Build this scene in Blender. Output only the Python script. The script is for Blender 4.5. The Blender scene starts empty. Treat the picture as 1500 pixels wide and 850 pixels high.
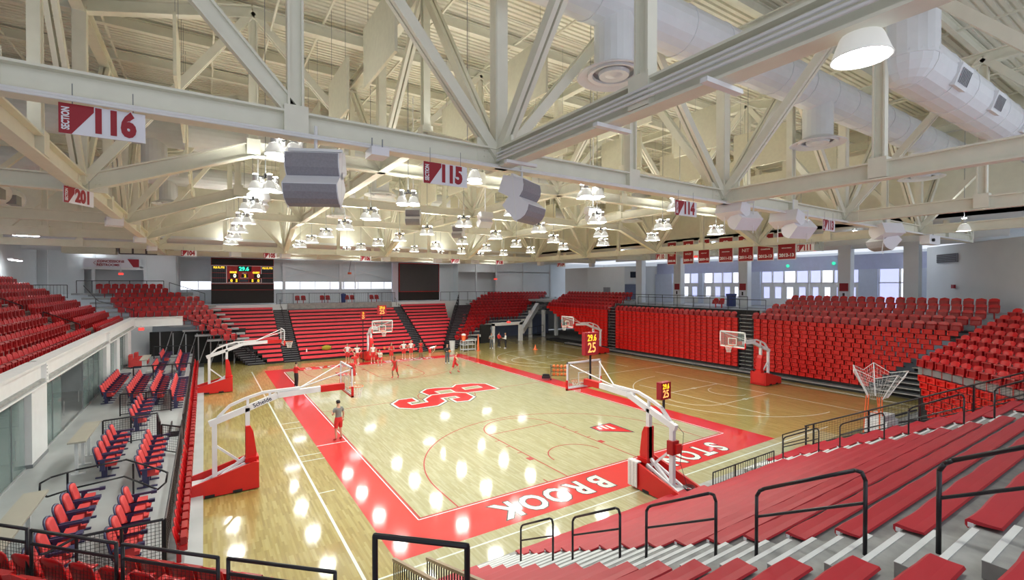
import bpy, bmesh, math, random
from mathutils import Vector, Matrix
random.seed(7)
SC = bpy.context.scene
COL = SC.collection
PI = math.pi
# ---------------------------------------------------------------- camera, world, exposure
CX, CY, CZ, YAW, PITCH, FPX = -13.026, -13.4745, 7.0668, 0.575, -0.0108, 695.12
cd = bpy.data.cameras.new('camera'); cam = bpy.data.objects.new('camera', cd); COL.objects.link(cam)
cam.location = (CX, CY, CZ); cam.rotation_euler = (PI/2+PITCH, 0, -YAW)
cd.sensor_fit = 'HORIZONTAL'; cd.sensor_width = 36.0; cd.lens = FPX/1500*36.0; cd.clip_start = .05; cd.clip_end = 400
SC.camera = cam
W = bpy.data.worlds.new('world'); SC.world = W; W.use_nodes = True
W.node_tree.nodes['Background'].inputs[0].default_value = (.86, .90, 1.0, 1)
W.node_tree.nodes['Background'].inputs[1].default_value = 0.9
SC.view_settings.view_transform = 'Standard'; SC.view_settings.look = 'None'
SC.view_settings.exposure = 0.22; SC.view_settings.gamma = 1.0
LENS_POWER = 115.0
# ---------------------------------------------------------------- materials
def mat(name, col, rough=.5, metal=0., var=.06, scale=3., emit=None, es=1., bump=0., alpha=None, coat=0., trans=0., spec=None):
    m = bpy.data.materials.new(name); m.use_nodes = True
    nt = m.node_tree; b = nt.nodes['Principled BSDF']
    b.inputs['Roughness'].default_value = rough; b.inputs['Metallic'].default_value = metal
    b.inputs['Base Color'].default_value = (*col, 1)
    if coat: b.inputs['Coat Weight'].default_value = coat; b.inputs['Coat Roughness'].default_value = .08; b.inputs['Coat IOR'].default_value = 1.42; b.inputs['Specular IOR Level'].default_value = .25
    if spec is not None: b.inputs['Specular IOR Level'].default_value = spec
    if var or bump:
        tc = nt.nodes.new('ShaderNodeTexCoord'); n = nt.nodes.new('ShaderNodeTexNoise')
        n.inputs['Scale'].default_value = scale; n.inputs['Detail'].default_value = 3
        nt.links.new(tc.outputs['Object'], n.inputs['Vector'])
    if var:
        mx = nt.nodes.new('ShaderNodeMix'); mx.data_type = 'RGBA'
        mx.inputs['A'].default_value = (*[max(0, c*(1-var*2)) for c in col], 1)
        mx.inputs['B'].default_value = (*[min(1, c*(1+var*2)) for c in col], 1)
        nt.links.new(n.outputs['Fac'], mx.inputs['Factor']); nt.links.new(mx.outputs['Result'], b.inputs['Base Color'])
    if bump:
        bp = nt.nodes.new('ShaderNodeBump'); bp.inputs['Strength'].default_value = bump; bp.inputs['Distance'].default_value = .01
        nt.links.new(n.outputs['Fac'], bp.inputs['Height']); nt.links.new(bp.outputs['Normal'], b.inputs['Normal'])
    if emit:
        b.inputs['Emission Color'].default_value = (*emit, 1); b.inputs['Emission Strength'].default_value = es
    if alpha is not None: b.inputs['Alpha'].default_value = alpha
    if trans: b.inputs['Transmission Weight'].default_value = trans
    return m
def floor_mat(name, c1, c2, c3, rough):
    m = bpy.data.materials.new(name); m.use_nodes = True
    nt = m.node_tree; N = nt.nodes; L = nt.links; b = N['Principled BSDF']
    tc = N.new('ShaderNodeTexCoord'); mp = N.new('ShaderNodeMapping'); mp.inputs['Rotation'].default_value = (0, 0, PI/2)
    L.new(tc.outputs['Object'], mp.inputs['Vector'])
    br = N.new('ShaderNodeTexBrick'); br.inputs['Scale'].default_value = 1.0
    br.inputs['Brick Width'].default_value = .62; br.inputs['Row Height'].default_value = .057
    br.inputs['Mortar Size'].default_value = .0; br.offset = .37; br.offset_frequency = 3
    br.inputs['Color1'].default_value = (0, 0, 0, 1); br.inputs['Color2'].default_value = (1, 1, 1, 1)
    L.new(mp.outputs['Vector'], br.inputs['Vector'])
    cr = N.new('ShaderNodeValToRGB'); e = cr.color_ramp.elements
    e[0].color = (*c1, 1); e[1].color = (*c3, 1); e[1].position = 1; k = cr.color_ramp.elements.new(.6); k.color = (*c2, 1)
    L.new(br.outputs['Color'], cr.inputs['Fac'])
    nz = N.new('ShaderNodeTexNoise'); nz.inputs['Scale'].default_value = 1.0
    mp2 = N.new('ShaderNodeMapping'); mp2.inputs['Scale'].default_value = (20, 1.2, 1)
    L.new(tc.outputs['Object'], mp2.inputs['Vector']); L.new(mp2.outputs['Vector'], nz.inputs['Vector'])
    mx = N.new('ShaderNodeMix'); mx.data_type = 'RGBA'; mx.blend_type = 'MULTIPLY'; mx.inputs['Factor'].default_value = .35
    L.new(cr.outputs['Color'], mx.inputs['A']); L.new(nz.outputs['Color'], mx.inputs['B'])
    g = N.new('ShaderNodeRGBToBW'); L.new(nz.outputs['Color'], g.inputs[0]); L.new(g.outputs[0], mx.inputs['B'])
    L.new(mx.outputs['Result'], b.inputs['Base Color'])
    b.inputs['Roughness'].default_value = .45; b.inputs['Specular IOR Level'].default_value = .3
    b.inputs['Coat Weight'].default_value = 1.0; b.inputs['Coat Roughness'].default_value = rough*.5; b.inputs['Coat IOR'].default_value = 1.55
    bp = N.new('ShaderNodeBump'); bp.inputs['Strength'].default_value = .10; bp.inputs['Distance'].default_value = .002
    L.new(nz.outputs['Fac'], bp.inputs['Height']); L.new(bp.outputs['Normal'], b.inputs['Normal']); L.new(bp.outputs['Normal'], b.inputs['Coat Normal'])
    return m
def net_mat():
    m = mat('net_cord', (.8, .8, .78), .8, var=0); return m
M = dict(
 maple=floor_mat('court_maple', (.44, .41, .20), (.50, .47, .26), (.56, .53, .32), .15),
 amber=floor_mat('amber_maple', (.36, .27, .07), (.44, .345, .10), (.51, .42, .15), .15),
 seat=mat('red_plastic', (.52, .006, .009), .28, var=.05), seat_d=mat('red_plastic_panel', (.68, .014, .010), .38, var=.05), seat_p=mat('dark_red_plastic_pan', (.34, .005, .007), .35, var=.05),  # seat_p: shade on the pans put into a darker red
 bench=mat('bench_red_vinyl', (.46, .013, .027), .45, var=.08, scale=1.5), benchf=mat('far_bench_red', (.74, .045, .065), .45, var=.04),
 paint_red=mat('court_red_paint', (.60, .008, .008), .45, var=.03, coat=1.), paint_line=mat('line_red_paint', (.42, .02, .016), .45, var=0, coat=1.),
 paint_white=mat('white_paint_line', (.70, .77, .71), .45, var=0, coat=1.), paint_black=mat('black_paint', (.012, .012, .02), .25, var=0), paint_navy=mat('navy_paint', (.02, .025, .07), .25, var=0),
 conc=mat('grey_concrete', (.34, .345, .34), .8, var=.22, scale=4.), conc_d=mat('grey_deck_coating', (.42, .44, .45), .42, var=.12, scale=.8), nosing=mat('white_nosing', (.72, .74, .74), .6, var=.05),
 black=mat('black_powder_coat', (.010, .009, .014), .35, var=0), blackm=mat('black_matt', (.012, .012, .013), .7, var=0), dark=mat('dark_void', (.02, .021, .023), .8, var=.1),
 cream=mat('cream_steel_paint', (.79, .785, .67), .5, var=.04), white=mat('white_paint', (.80, .81, .82), .5, var=.03), wall=mat('white_wall', (.76, .80, .82), .7, var=.04, scale=.6),
 wallb=mat('blue_white_wall', (.60, .66, .80), .7, var=.04), duct=mat('white_spiral_duct', (.78, .81, .84), .42, var=.03), deckm=mat('cream_roof_deck', (.80, .79, .68), .6, var=.03),
 baffle=mat('beige_baffle', (.70, .68, .54), .9, var=.05, scale=8), alu=mat('aluminium', (.55, .57, .58), .35, metal=.7, var=.08), steelg=mat('grey_steel', (.30, .31, .33), .4, metal=.5, var=.1),
 pad=mat('red_pad_vinyl', (.64, .016, .014), .35, var=.04), frame_w=mat('white_hoop_frame', (.78, .79, .82), .3, var=.02), glass=mat('clear_glass', (.5, .6, .58), .03, var=0, alpha=.13), glassd=mat('suite_glass', (.30, .42, .40), .03, var=0, alpha=.38),
 navy=mat('navy_plastic', (.035, .035, .10), .4, var=.05), cushion=mat('coral_red_cushion', (.62, .05, .05), .6, var=.08, scale=10), counter=mat('taupe_counter', (.40, .38, .32), .35, var=.05),
 grill=mat('speaker_grille', (.28, .27, .30), .6, var=.1, scale=30), spk=mat('white_speaker_box', (.80, .81, .86), .4, var=.02), maroon=mat('maroon_print', (.32, .008, .02), .5, var=0), signw=mat('sign_white', (.80, .80, .86), .5, var=0),
 lens=mat('lamp_lens', (1, 1, 1), .4, var=0, emit=(.98, 1.0, .93), es=LENS_POWER), glow=mat('lamp_glow', (1, 1, 1), .4, var=0, emit=(1.0, 1.0, .92), es=LENS_POWER*1.5), bell=mat('lamp_bell', (.55, .55, .53), .5, var=0, emit=(1, 1, .95), es=.28), bulbbox=mat('lamp_ballast', (.5, .5, .5), .5, var=.1),
 tube=mat('fluorescent_tube', (1, 1, 1), .4, var=0, emit=(.93, .97, 1), es=45.), sky=mat('daylight_pane', (.5, .55, .8), .1, var=0, emit=(.62, .66, 1.0), es=.75), skyw=mat('bright_daylight_pane', (.8, .8, .9), .1, var=0, emit=(.86, .90, 1.0), es=1.05),
 screen=mat('dark_screen', (.05, .052, .055), .3, var=.05), led_g=mat('green_led', (0, .1, .06), .5, var=0, emit=(.05, 1, .62), es=1.2), led_y=mat('amber_led', (.2, .1, 0), .5, var=0, emit=(1, .62, .03), es=1.3), led_w=mat('white_led', (.3, .3, .2), .5, var=0, emit=(1, .95, .75), es=1.3), led_r=mat('red_exit', (.3, 0, 0), .5, var=0, emit=(1, .08, .06), es=1.0), led_o=mat('orange_led', (.2, .1, 0), .5, var=0, emit=(1, .42, .12), es=1.3),
 green=mat('green_lamp', (0, .2, .1), .5, var=0, emit=(.05, .75, .45), es=1.0),
 sb_red=mat('scoreboard_red', (.40, .01, .012), .4, var=0), net=net_mat(), orange=mat('basketball_orange', (.62, .16, .04), .6, var=.1, scale=20), coneo=mat('orange_plastic', (.85, .16, .05), .5, var=.05), brown=mat('brown_vent', (.10, .09, .09), .6, var=.1), tan=mat('tan_aluminium', (.42, .34, .24), .4, metal=.3, var=.05), blue=mat('blue_plastic', (.03, .05, .20), .4, var=.1), mustard=mat('mustard_fabric', (.35, .28, .02), .8, var=.1),
 skin1=mat('skin_light', (.62, .36, .25), .55, var=.04), skin2=mat('skin_brown', (.20, .10, .06), .55, var=.04), hair=mat('dark_hair', (.03, .018, .012), .7, var=.1, scale=20), hairb=mat('blond_hair', (.40, .26, .12), .7, var=.1, scale=20),
 jw=mat('white_jersey', (.78, .76, .76), .8, var=.05), jr=mat('red_jersey', (.62, .03, .03), .8, var=.06), jg=mat('grey_shirt', (.22, .24, .23), .85, var=.08, scale=9), jb=mat('black_clothes', (.02, .02, .024), .85, var=.1), jgp=mat('grey_trousers', (.10, .105, .12), .85, var=.1), shoe=mat('shoe_white', (.7, .7, .72), .5, var=.1), shoer=mat('shoe_red', (.5, .05, .05), .5, var=.1), towel=mat('white_towel', (.75, .75, .74), .95, var=.1, scale=30, bump=.4), foam=mat('light_grey_box', (.62, .64, .66), .5, var=.08),
 violet=mat('violet_wall', (.50, .54, .74), .7, var=.05), shade=mat('roller_blind', (.52, .52, .55), .8, var=.03), tv=mat('tv_screen', (.015, .018, .035), .2, var=0), blueshut=mat('blue_shutter', (.13, .16, .26), .5, var=.08),
)
# ---------------------------------------------------------------- mesh builder
class MB:
    def __init__(s): s.v = []; s.f = []
    def add(s, vs, fs):
        o = len(s.v); s.v += [tuple(p) for p in vs]; s.f += [tuple(i+o for i in f) for f in fs]; return s
    def hexa(s, p): return s.add(p, [(0,3,2,1),(4,5,6,7),(0,1,5,4),(1,2,6,5),(2,3,7,6),(3,0,4,7)])
    def box(s, x0, y0, z0, x1, y1, z1):
        x0, x1 = min(x0, x1), max(x0, x1); y0, y1 = min(y0, y1), max(y0, y1); z0, z1 = min(z0, z1), max(z0, z1)
        return s.hexa([(x0,y0,z0),(x1,y0,z0),(x1,y1,z0),(x0,y1,z0),(x0,y0,z1),(x1,y0,z1),(x1,y1,z1),(x0,y1,z1)])
    def beam(s, p, q, w, h, up=(0,0,1)):
        p = Vector(p); q = Vector(q); d = (q-p).normalized(); u = Vector(up)
        if abs(d.dot(u)) > .98: u = Vector((0, 1, 0))
        r = d.cross(u).normalized(); u = r.cross(d)
        r = r*w/2; u = u*h/2
        return s.hexa([p-r-u, p+r-u, q+r-u, q-r-u, p-r+u, p+r+u, q+r+u, q-r+u])
    def ibeam(s, p, q, w, h, t=.03, up=(0,0,1)):
        p = Vector(p); q = Vector(q); d = (q-p).normalized(); u = Vector(up)
        if abs(d.dot(u)) > .98: u = Vector((0, 1, 0))
        r = d.cross(u).normalized(); u = r.cross(d)
        s.beam(p, q, t*1.2, h, up); o = u*(h/2)
        s.beam(p+o, q+o, w, t*1.3, up); s.beam(p-o, q-o, w, t*1.3, up); return s
    def tube(s, p, q, r, n=8, r2=None, cap=True):
        p = Vector(p); q = Vector(q); d = (q-p)
        if d.length < 1e-6: return s
        d.normalize(); u = Vector((0,0,1)) if abs(d.z) < .9 else Vector((1,0,0))
        a = d.cross(u).normalized(); b = d.cross(a); r2 = r if r2 is None else r2
        vs = []
        for k in range(n):
            t = 2*PI*k/n; c = a*math.cos(t)+b*math.sin(t); vs.append(p+c*r)
        for k in range(n):
            t = 2*PI*k/n; c = a*math.cos(t)+b*math.sin(t); vs.append(q+c*r2)
        fs = [(k, n+k, n+(k+1)%n, (k+1)%n) for k in range(n)]
        if cap: fs += [tuple(range(n)), tuple(range(2*n-1, n-1, -1))]
        return s.add(vs, fs)
    def path(s, pts, r, n=8):
        for a, b in zip(pts[:-1], pts[1:]): s.tube(a, b, r, n)
        for p in pts[1:-1]: s.ball(p, r, 6, 4)
        return s
    def ball(s, c, r, n=10, m=6, sc=(1,1,1)):
        vs = [(c[0], c[1], c[2]-r*sc[2])]; fs = []
        for i in range(1, m):
            ph = -PI/2+PI*i/m
            for k in range(n):
                t = 2*PI*k/n; vs.append((c[0]+r*sc[0]*math.cos(ph)*math.cos(t), c[1]+r*sc[1]*math.cos(ph)*math.sin(t), c[2]+r*sc[2]*math.sin(ph)))
        vs.append((c[0], c[1], c[2]+r*sc[2])); e = len(vs)-1
        for k in range(n):
            fs.append((0, 1+(k+1)%n, 1+k)); fs.append((e, e-n+k, e-n+(k+1)%n))
            for i in range(m-2): a = 1+i*n+k; b = 1+i*n+(k+1)%n; fs.append((a, b, b+n, a+n))
        return s.add(vs, fs)
    def lathe(s, prof, c=(0,0,0), n=16, cap=False):
        vs = []; fs = []
        for (r, z) in prof:
            for k in range(n): t = 2*PI*k/n; vs.append((c[0]+r*math.cos(t), c[1]+r*math.sin(t), c[2]+z))
        for i in range(len(prof)-1):
            for k in range(n): a = i*n+k; b = i*n+(k+1)%n; fs.append((a, b, b+n, a+n))
        if cap: fs += [tuple(range(n-1, -1, -1)), tuple(range((len(prof)-1)*n, len(prof)*n))]
        return s.add(vs, fs)
    def prism(s, poly, z0, z1):
        n = len(poly); vs = [(x, y, z0) for x, y in poly]+[(x, y, z1) for x, y in poly]
        return s.add(vs, [tuple(range(n-1, -1, -1)), tuple(range(n, 2*n))]+[(k, (k+1)%n, n+(k+1)%n, n+k) for k in range(n)])
    def prism_x(s, poly, x0, x1):
        n = len(poly); vs = [(x0, y, z) for y, z in poly]+[(x1, y, z) for y, z in poly]
        return s.add(vs, [tuple(range(n)), tuple(range(2*n-1, n-1, -1))]+[(n+k, n+(k+1)%n, (k+1)%n, k) for k in range(n)])
    def xf(s, mtx): s.v = [tuple(mtx @ Vector(p)) for p in s.v]; return s
    def mesh(s, name, m, smooth=False):
        me = bpy.data.meshes.new(name); me.from_pydata(s.v, [], s.f); me.materials.append(m)
        if smooth: me.shade_smooth()
        me.update(); return me
    def build(s, name, m, parent=None, world=True, smooth=False):
        if parent is not None and world:
            inv = PM(parent).inverted(); s.xf(inv)
        o = bpy.data.objects.new(name, s.mesh(name, m, smooth)); COL.objects.link(o)
        if parent is not None: o.parent = parent
        return o
def LM(o): return Matrix.LocRotScale(o.location, o.rotation_euler, o.scale)
def PM(o):
    m = LM(o)
    while o.parent: o = o.parent; m = LM(o) @ m
    return m
LABELS = {}
def tag(o, label=None, cat=None, group=None, kind=None):
    if label: o['label'] = label
    if cat: o['category'] = cat
    if group: o['group'] = group
    if kind: o['kind'] = kind
    return o
def thing(name, label, cat, loc=(0,0,0), rz=0., group=None):
    o = bpy.data.objects.new(name, None); COL.objects.link(o); o.location = loc; o.rotation_euler = (0, 0, rz); o.empty_display_size = .1
    return tag(o, label, cat, group)
def struct(name, mb, m, parent=None, smooth=False):
    o = mb.build(name, m, parent, smooth=smooth)
    if parent is None: o['kind'] = 'structure'
    return o
def inst(me, name, parent=None, loc=(0,0,0), rot=(0,0,0), scale=(1,1,1)):
    o = bpy.data.objects.new(name, me); COL.objects.link(o); o.location = loc; o.rotation_euler = rot; o.scale = scale
    if parent is not None: o.parent = parent
    return o
def copy_tree(o, parent=None):
    c = o.copy(); COL.objects.link(c); c.parent = parent
    for ch in list(o.children): copy_tree(ch, c)
    return c
ONES = ['zeroth','first','second','third','fourth','fifth','sixth','seventh','eighth','ninth','tenth','eleventh','twelfth','thirteenth','fourteenth','fifteenth','sixteenth','seventeenth','eighteenth','nineteenth']
def ordw(n):
    if n < 20: return ONES[n]
    t = {2:'twent',3:'thirt',4:'fort',5:'fift',6:'sixt'}[n//10]
    return t+'ieth' if n % 10 == 0 else t+'y-'+ONES[n % 10]
def depth(x, y): return (x-CX)*math.sin(YAW)+(y-CY)*math.cos(YAW)
def inview(x, y, z, mg=20):
    d = depth(x, y)
    if d < .5: return False
    a = (x-CX)*math.cos(YAW)-(y-CY)*math.sin(YAW); px = 750+FPX*a/d; py = 417-FPX*(z-CZ)/d
    return -mg < px < 1500+mg and -mg < py < 850+mg
def xat(px, y):   # x on plane y that lies in camera column px (used once to lay out the seat rows)
    a = YAW+math.atan((px-750)/FPX); return CX+(y-CY)*math.tan(a)
def text(s, size, m, name, loc, rot, parent=None, ext=.004, bold=0., sx=1., world=True):
    cu = bpy.data.curves.new('t', 'FONT'); cu.body = s; cu.size = size; cu.align_x = 'CENTER'; cu.align_y = 'CENTER'; cu.extrude = ext; cu.offset = bold; cu.resolution_u = 3
    o = bpy.data.objects.new('t', cu); me = bpy.data.meshes.new_from_object(o); bpy.data.objects.remove(o)
    mt = Matrix.Translation(loc) @ (rot if isinstance(rot, Matrix) else __import__('mathutils').Euler(rot).to_matrix().to_4x4()) @ Matrix.Diagonal((sx, 1, 1, 1))
    if parent is not None and world: mt = PM(parent).inverted() @ mt
    me.transform(mt); me.materials.clear(); me.materials.append(m)
    ob = bpy.data.objects.new(name, me); COL.objects.link(ob)
    if parent is not None: ob.parent = parent
    return ob
def offset_poly(P, d):
    n = len(P); A = sum(P[i][0]*P[(i+1) % n][1]-P[(i+1) % n][0]*P[i][1] for i in range(n)); sg = 1 if A > 0 else -1; out = []
    for i in range(n):
        a = Vector(P[i-1]); b = Vector(P[i]); c = Vector(P[(i+1) % n])
        e1 = (b-a).normalized(); e2 = (c-b).normalized(); n1 = Vector((e1.y, -e1.x))*sg; n2 = Vector((e2.y, -e2.x))*sg
        m = (n1+n2); k = max(.5, 1+n1.dot(n2)); out.append(tuple(b+m*(d/k)))
    return out
# ---------------------------------------------------------------- floor and court
fl = struct('floor', MB().box(-13.1, -3.2, -.3, 25.5, 48, 0), M['amber'])
struct('floor_slab', MB().box(-30, -20, -.6, 46, 50, -.31), M['conc'])
def strip(mb, x0, y0, x1, y1, w, z0, z1):
    a = Vector((x0, y0)); b = Vector((x1, y1)); d = (b-a).normalized(); n = Vector((-d.y, d.x))*w/2; e = d*0
    mb.prism([tuple(a-n), tuple(b-n), tuple(b+n), tuple(a+n)], z0, z1)
def arc(mb, cx, cy, r, a0, a1, w, z0, z1, n=40):
    for k in range(n):
        t0 = a0+(a1-a0)*k/n; t1 = a0+(a1-a0)*(k+1)/n
        mb.prism([(cx+(r-w/2)*math.cos(t0), cy+(r-w/2)*math.sin(t0)), (cx+(r+w/2)*math.cos(t0), cy+(r+w/2)*math.sin(t0)), (cx+(r+w/2)*math.cos(t1), cy+(r+w/2)*math.sin(t1)), (cx+(r-w/2)*math.cos(t1), cy+(r-w/2)*math.sin(t1))], z0, z1)
HW, CL, BX, BY = 7.62, 28.65, 8.95, 1.8
MB().box(-HW, 0, 0, HW, CL, .002).build('playing_court', M['maple'], fl)
MB().box(-BX, -3.2, 0, BX+3, -BY, .002).build('end_apron', M['maple'], fl)
for nm, q in (('baseline_band', (-BX, -BY, BX, 0)), ('baseline_band', (-BX, CL, BX, CL+BY-.3)), ('sideline_band', (-BX, 0, -HW, CL)), ('sideline_band', (HW, 0, BX, CL))):
    MB().box(q[0], q[1], 0, q[2], q[3], .003).build(nm, M['paint_red'], fl)
Z0, Z1 = .0, .0045
rl = MB()
for sx in (-1, 1):
    pass
for sy, y0 in ((1, 0.), (-1, CL)):
    Y = lambda t: y0+sy*t
    for sx in (-1, 1):
        strip(rl, sx*1.83, Y(0), sx*1.83, Y(5.79), .05, Z0, Z1)
        strip(rl, sx*6.3, Y(0), sx*6.3, Y(1.6), .05, Z0, Z1)
        for t in (3.05, 3.95, 4.85): strip(rl, sx*1.83, Y(t), sx*2.05, Y(t), .05, Z0, Z1)
        rl.box(sx*1.83, min(Y(2.1), Y(2.4)), Z0, sx*2.08, max(Y(2.1), Y(2.4)), Z1+.001)
        strip(rl, sx*2.74, Y(0), sx*2.74, Y(.3), .05, Z0, Z1)
    strip(rl, -1.83, Y(5.79), 1.83, Y(5.79), .05, Z0, Z1)
    a = (0, PI) if sy > 0 else (PI, 2*PI)
    arc(rl, 0, Y(5.79), 1.83, *a, .05, Z0, Z1); arc(rl, 0, Y(1.6), 6.3, *a, .05, Z0, Z1, 60); arc(rl, 0, Y(1.6), 1.22, *a, .05, Z0, Z1, 24)
strip(rl, -HW, CL/2, HW, CL/2, .05, Z0, Z1); arc(rl, 0, CL/2, 1.83, 0, 2*PI, .05, Z0, Z1, 50)
for q in ((-HW+.03, 0, -HW+.03, CL), (HW-.03, 0, HW-.03, CL), (-HW, .03, HW, .03), (-HW, CL-.03, HW, CL-.03)): strip(rl, *q, .05, Z0, Z1)
rl.build('red_court_lines', M['paint_line'], fl)
cl = MB()
for q in ((-HW-.05, -.05, -HW-.05, CL), (HW+.05, -.05, HW+.05, CL), (-HW-.05, -.05, HW+.05, -.05), (-HW, CL+.05, HW, CL+.05)): strip(cl, *q, .035, Z0, Z1)
for y in (8.53, CL-8.53): strip(cl, -BX, y, -HW, y, .05, Z0, .005)
cl.build('cream_edge_line', M['signw'], fl)
wl = MB()
strip(wl, -9.85, -3.2, -9.85, 30.3, .08, Z0, Z1)
for y in (13.0, 11.9, 6.9, 7.6, 3.5): strip(wl, -9.85, y, -BX if y != 3.5 else -9.3, y, .05, Z0, Z1)
strip(wl, -9.85, -2.25, 13, -2.25, .06, Z0, Z1)
for cy in (5.1, 22.9):     # cross courts on the right-hand side
    strip(wl, 12.7, cy-4.6, 12.7, cy+4.6, .05, Z0, Z1); arc(wl, 12.7, cy, 1.83, PI/2, 3*PI/2, .05, Z0, Z1, 24)
    for s in (-1, 1): strip(wl, 12.7, cy+s*1.83, 17.7, cy+s*1.83, .05, Z0, Z1); wl.box(14.9, cy+s*1.83-.12, Z0, 15.2, cy+s*1.83+.12, Z1)
    arc(wl, 16.1, cy, 1.22, PI/2, 3*PI/2, .05, Z0, Z1, 20); arc(wl, 16.1, cy, 6.1, PI*.5, PI*1.5, .05, Z0, Z1, 50)
    strip(wl, 17.7, cy-7.4, 17.7, cy+7.4, .05, Z0, Z1)
strip(wl, 21.8, -2.5, 21.8, 31, .06, Z0, Z1); strip(wl, 9.6, 14.0, 21.8, 14.0, .05, Z0, Z1)
wl.build('white_court_lines', M['paint_white'], fl)
# centre-court monogram: the interlocked S and B, red on white on black
S_ = [(-3.67,13.91),(-3.05,14.65),(-2.24,14.64),(-2.27,13.8),(-2.89,13.75),(-2.85,13.06),(-1.74,13.18),(-1.63,13.89),(-.86,14.71),(.65,14.64),(1.24,14.11),(1.16,12.91),(.44,12.22),(-.25,12.34),(-.2,13.14),(.37,13.16),(.33,13.73),(-.72,13.73),(-.81,12.85),(-1.61,12.17),(-2.98,12.2),(-3.67,12.83)]
B_ = [(-1.06,15.89),(-.44,16.54),(.3,16.53),(1.3,16.1),(1.86,16.72),(2.93,16.58),(3.74,15.94),(3.65,14.11),(1.41,14.2),(-.93,14.4)]
lg = MB().box(-.01, CL/2-.01, 0, .01, CL/2+.01, .0046).build('centre_monogram', M['paint_red'], fl)
def layer(P, d, z, m, nm): MB().prism(offset_poly(P, d), 0, z).build(nm, M[m], lg)
layer(B_, .20, .0050, 'paint_black', 'letter_outline'); layer(B_, .15, .0056, 'paint_white', 'letter_border'); layer(B_, 0, .0062, 'paint_red', 'letter_b')
for P in ([(-.2,15.55),(.8,15.55),(.75,14.85),(-.15,14.85)], [(1.83,15.62),(2.93,15.62),(2.93,15.08),(1.75,15.08)]):
    layer(P, .10, .0066, 'paint_white', 'letter_border'); layer(P, 0, .0072, 'maple', 'letter_opening')
layer(S_, .20, .0078, 'paint_black', 'letter_outline'); layer(S_, .15, .0084, 'paint_white', 'letter_border'); layer(S_, 0, .009, 'paint_red', 'letter_s')
# slab letters along both end lines (they read from the playing side)
for word, y, rz in (('STONY', -.92, PI), ('BROOK', -.92, PI), ('STONY', CL+.72, 0), ('BROOK', CL+.72, 0)):
    for k, ch in enumerate(word):
        t = (-5.7+k*.98) if word == 'STONY' else (1.15+k*.98)
        x = -t if rz else t
        text(ch, 1.42, M['paint_black'], 'letter_outline', (x, y, .0045), (0, 0, rz), fl, .0008, .085, .78)
        text(ch, 1.42, M['paint_white'], 'court_letter', (x, y, .0056), (0, 0, rz), fl, .0008, .045, .78)
am = [(3.02,4.04),(4.26,4.05),(4.2,2.45),(2.99,3.4)]
for (P, sgn) in ((am, 1), ([(-x, CL-y) for x, y in am], -1)):
    MB().prism(offset_poly(P, .07), 0, .0045).build('court_emblem_border', M['paint_navy'], fl); MB().prism(P, 0, .0053).build('court_emblem', M['paint_red'], fl)
    for st in ([(3.24,3.97),(3.33,3.91),(3.3,3.54),(3.16,3.63)],[(3.52,3.93),(3.62,3.91),(3.61,3.41),(3.45,3.48)],[(3.8,3.94),(3.9,3.91),(3.89,3.23),(3.7,3.28)]):
        if sgn < 0: st = [(-x, CL-y) for x, y in st]
        MB().prism(st, 0, .006).build('emblem_stripe', M['paint_white'], fl)
# ---------------------------------------------------------------- walls, ceilings
def corr(x0, y0, x1, y1, z, pitch, h, m):
    n = int((y1-y0)/pitch); v = []; f = []
    prof = []
    for i in range(n): b = y0+i*pitch; prof += [(b, z), (b+pitch*.55, z), (b+pitch*.62, z+h), (b+pitch*.93, z+h)]
    prof.append((y0+n*pitch, z))
    for (y, zz) in prof: v += [(x0, y, zz), (x1, y, zz)]
    for i in range(len(prof)-1): f.append((2*i, 2*i+2, 2*i+3, 2*i+1))
    mb = MB(); mb.add(v, f); mb.box(x0, y0, z+h+.02, x1, y1, z+h+.12); return mb
struct('ceiling', corr(-24.6, -16, 19.6, 31, 16.25, .22, .07, None), M['deckm'])
struct('ceiling_low', MB().box(-27, 31, 10.6, 37, 49, 10.8).box(19.6, -16, 10.6, 37, 31, 10.8), M['steelg'] if 0 else M['wall'])
struct('wall_upper_right', MB().box(19.6, -16, 10.6, 19.8, 31, 16.4), M['cream'])
struct('wall_upper_back', MB().box(-24.8, 31, 10.8, 19.8, 31.2, 16.4), M['cream'])
struct('wall_upper_left', MB().box(-26.0, -16, 5, -25.8, 49, 16.4), M['wall'])
# far wall with its strip window
wb = MB()
wb.box(-26, 48, 0, -15.3, 48.3, 10.6); wb.box(-15.3, 48, 0, 10.2, 48.3, 6.55); wb.box(-15.3, 48, 7.45, 10.2, 48.3, 10.6); wb.box(10.2, 48, 0, 46, 48.3, 10.6)
wf = struct('wall_back', wb, M['wall'])
wn = struct('window_1', MB().box(-15.3, 48.1, 6.5, 10.2, 48.14, 6.55).box(-15.3, 47.96, 7.45, 10.2, 48.1, 7.52), M['alu'])
for k in range(15):
    x0 = -15.3+k*1.7; MB().box(x0+.03, 48.12, 6.56, x0+1.67, 48.14, 7.44).build('pane', M['skyw'], wn); MB().box(x0-.03, 48.0, 6.55, x0+.03, 48.1, 7.45).build('mullion', M['alu'], wn)
bt = MB(); bt.box(-15.3, 47.8, 9.7, 10.2, 48, 10.2)
for x0, x1 in ((-13, -6), (-5.5, 1), (1.5, 7)):
    bt.beam((x0, 47.8, 9.4), (x1, 47.8, 7.9), .08, .12); bt.beam((x0, 47.8, 7.9), (x1, 47.8, 9.4), .08, .12)
for x in (-15.3, -5.2, 1.2, 10.2): bt.box(x-.15, 47.7, 0, x+.15, 48, 10.6)
struct('trim_1', bt, M['white'])
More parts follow.
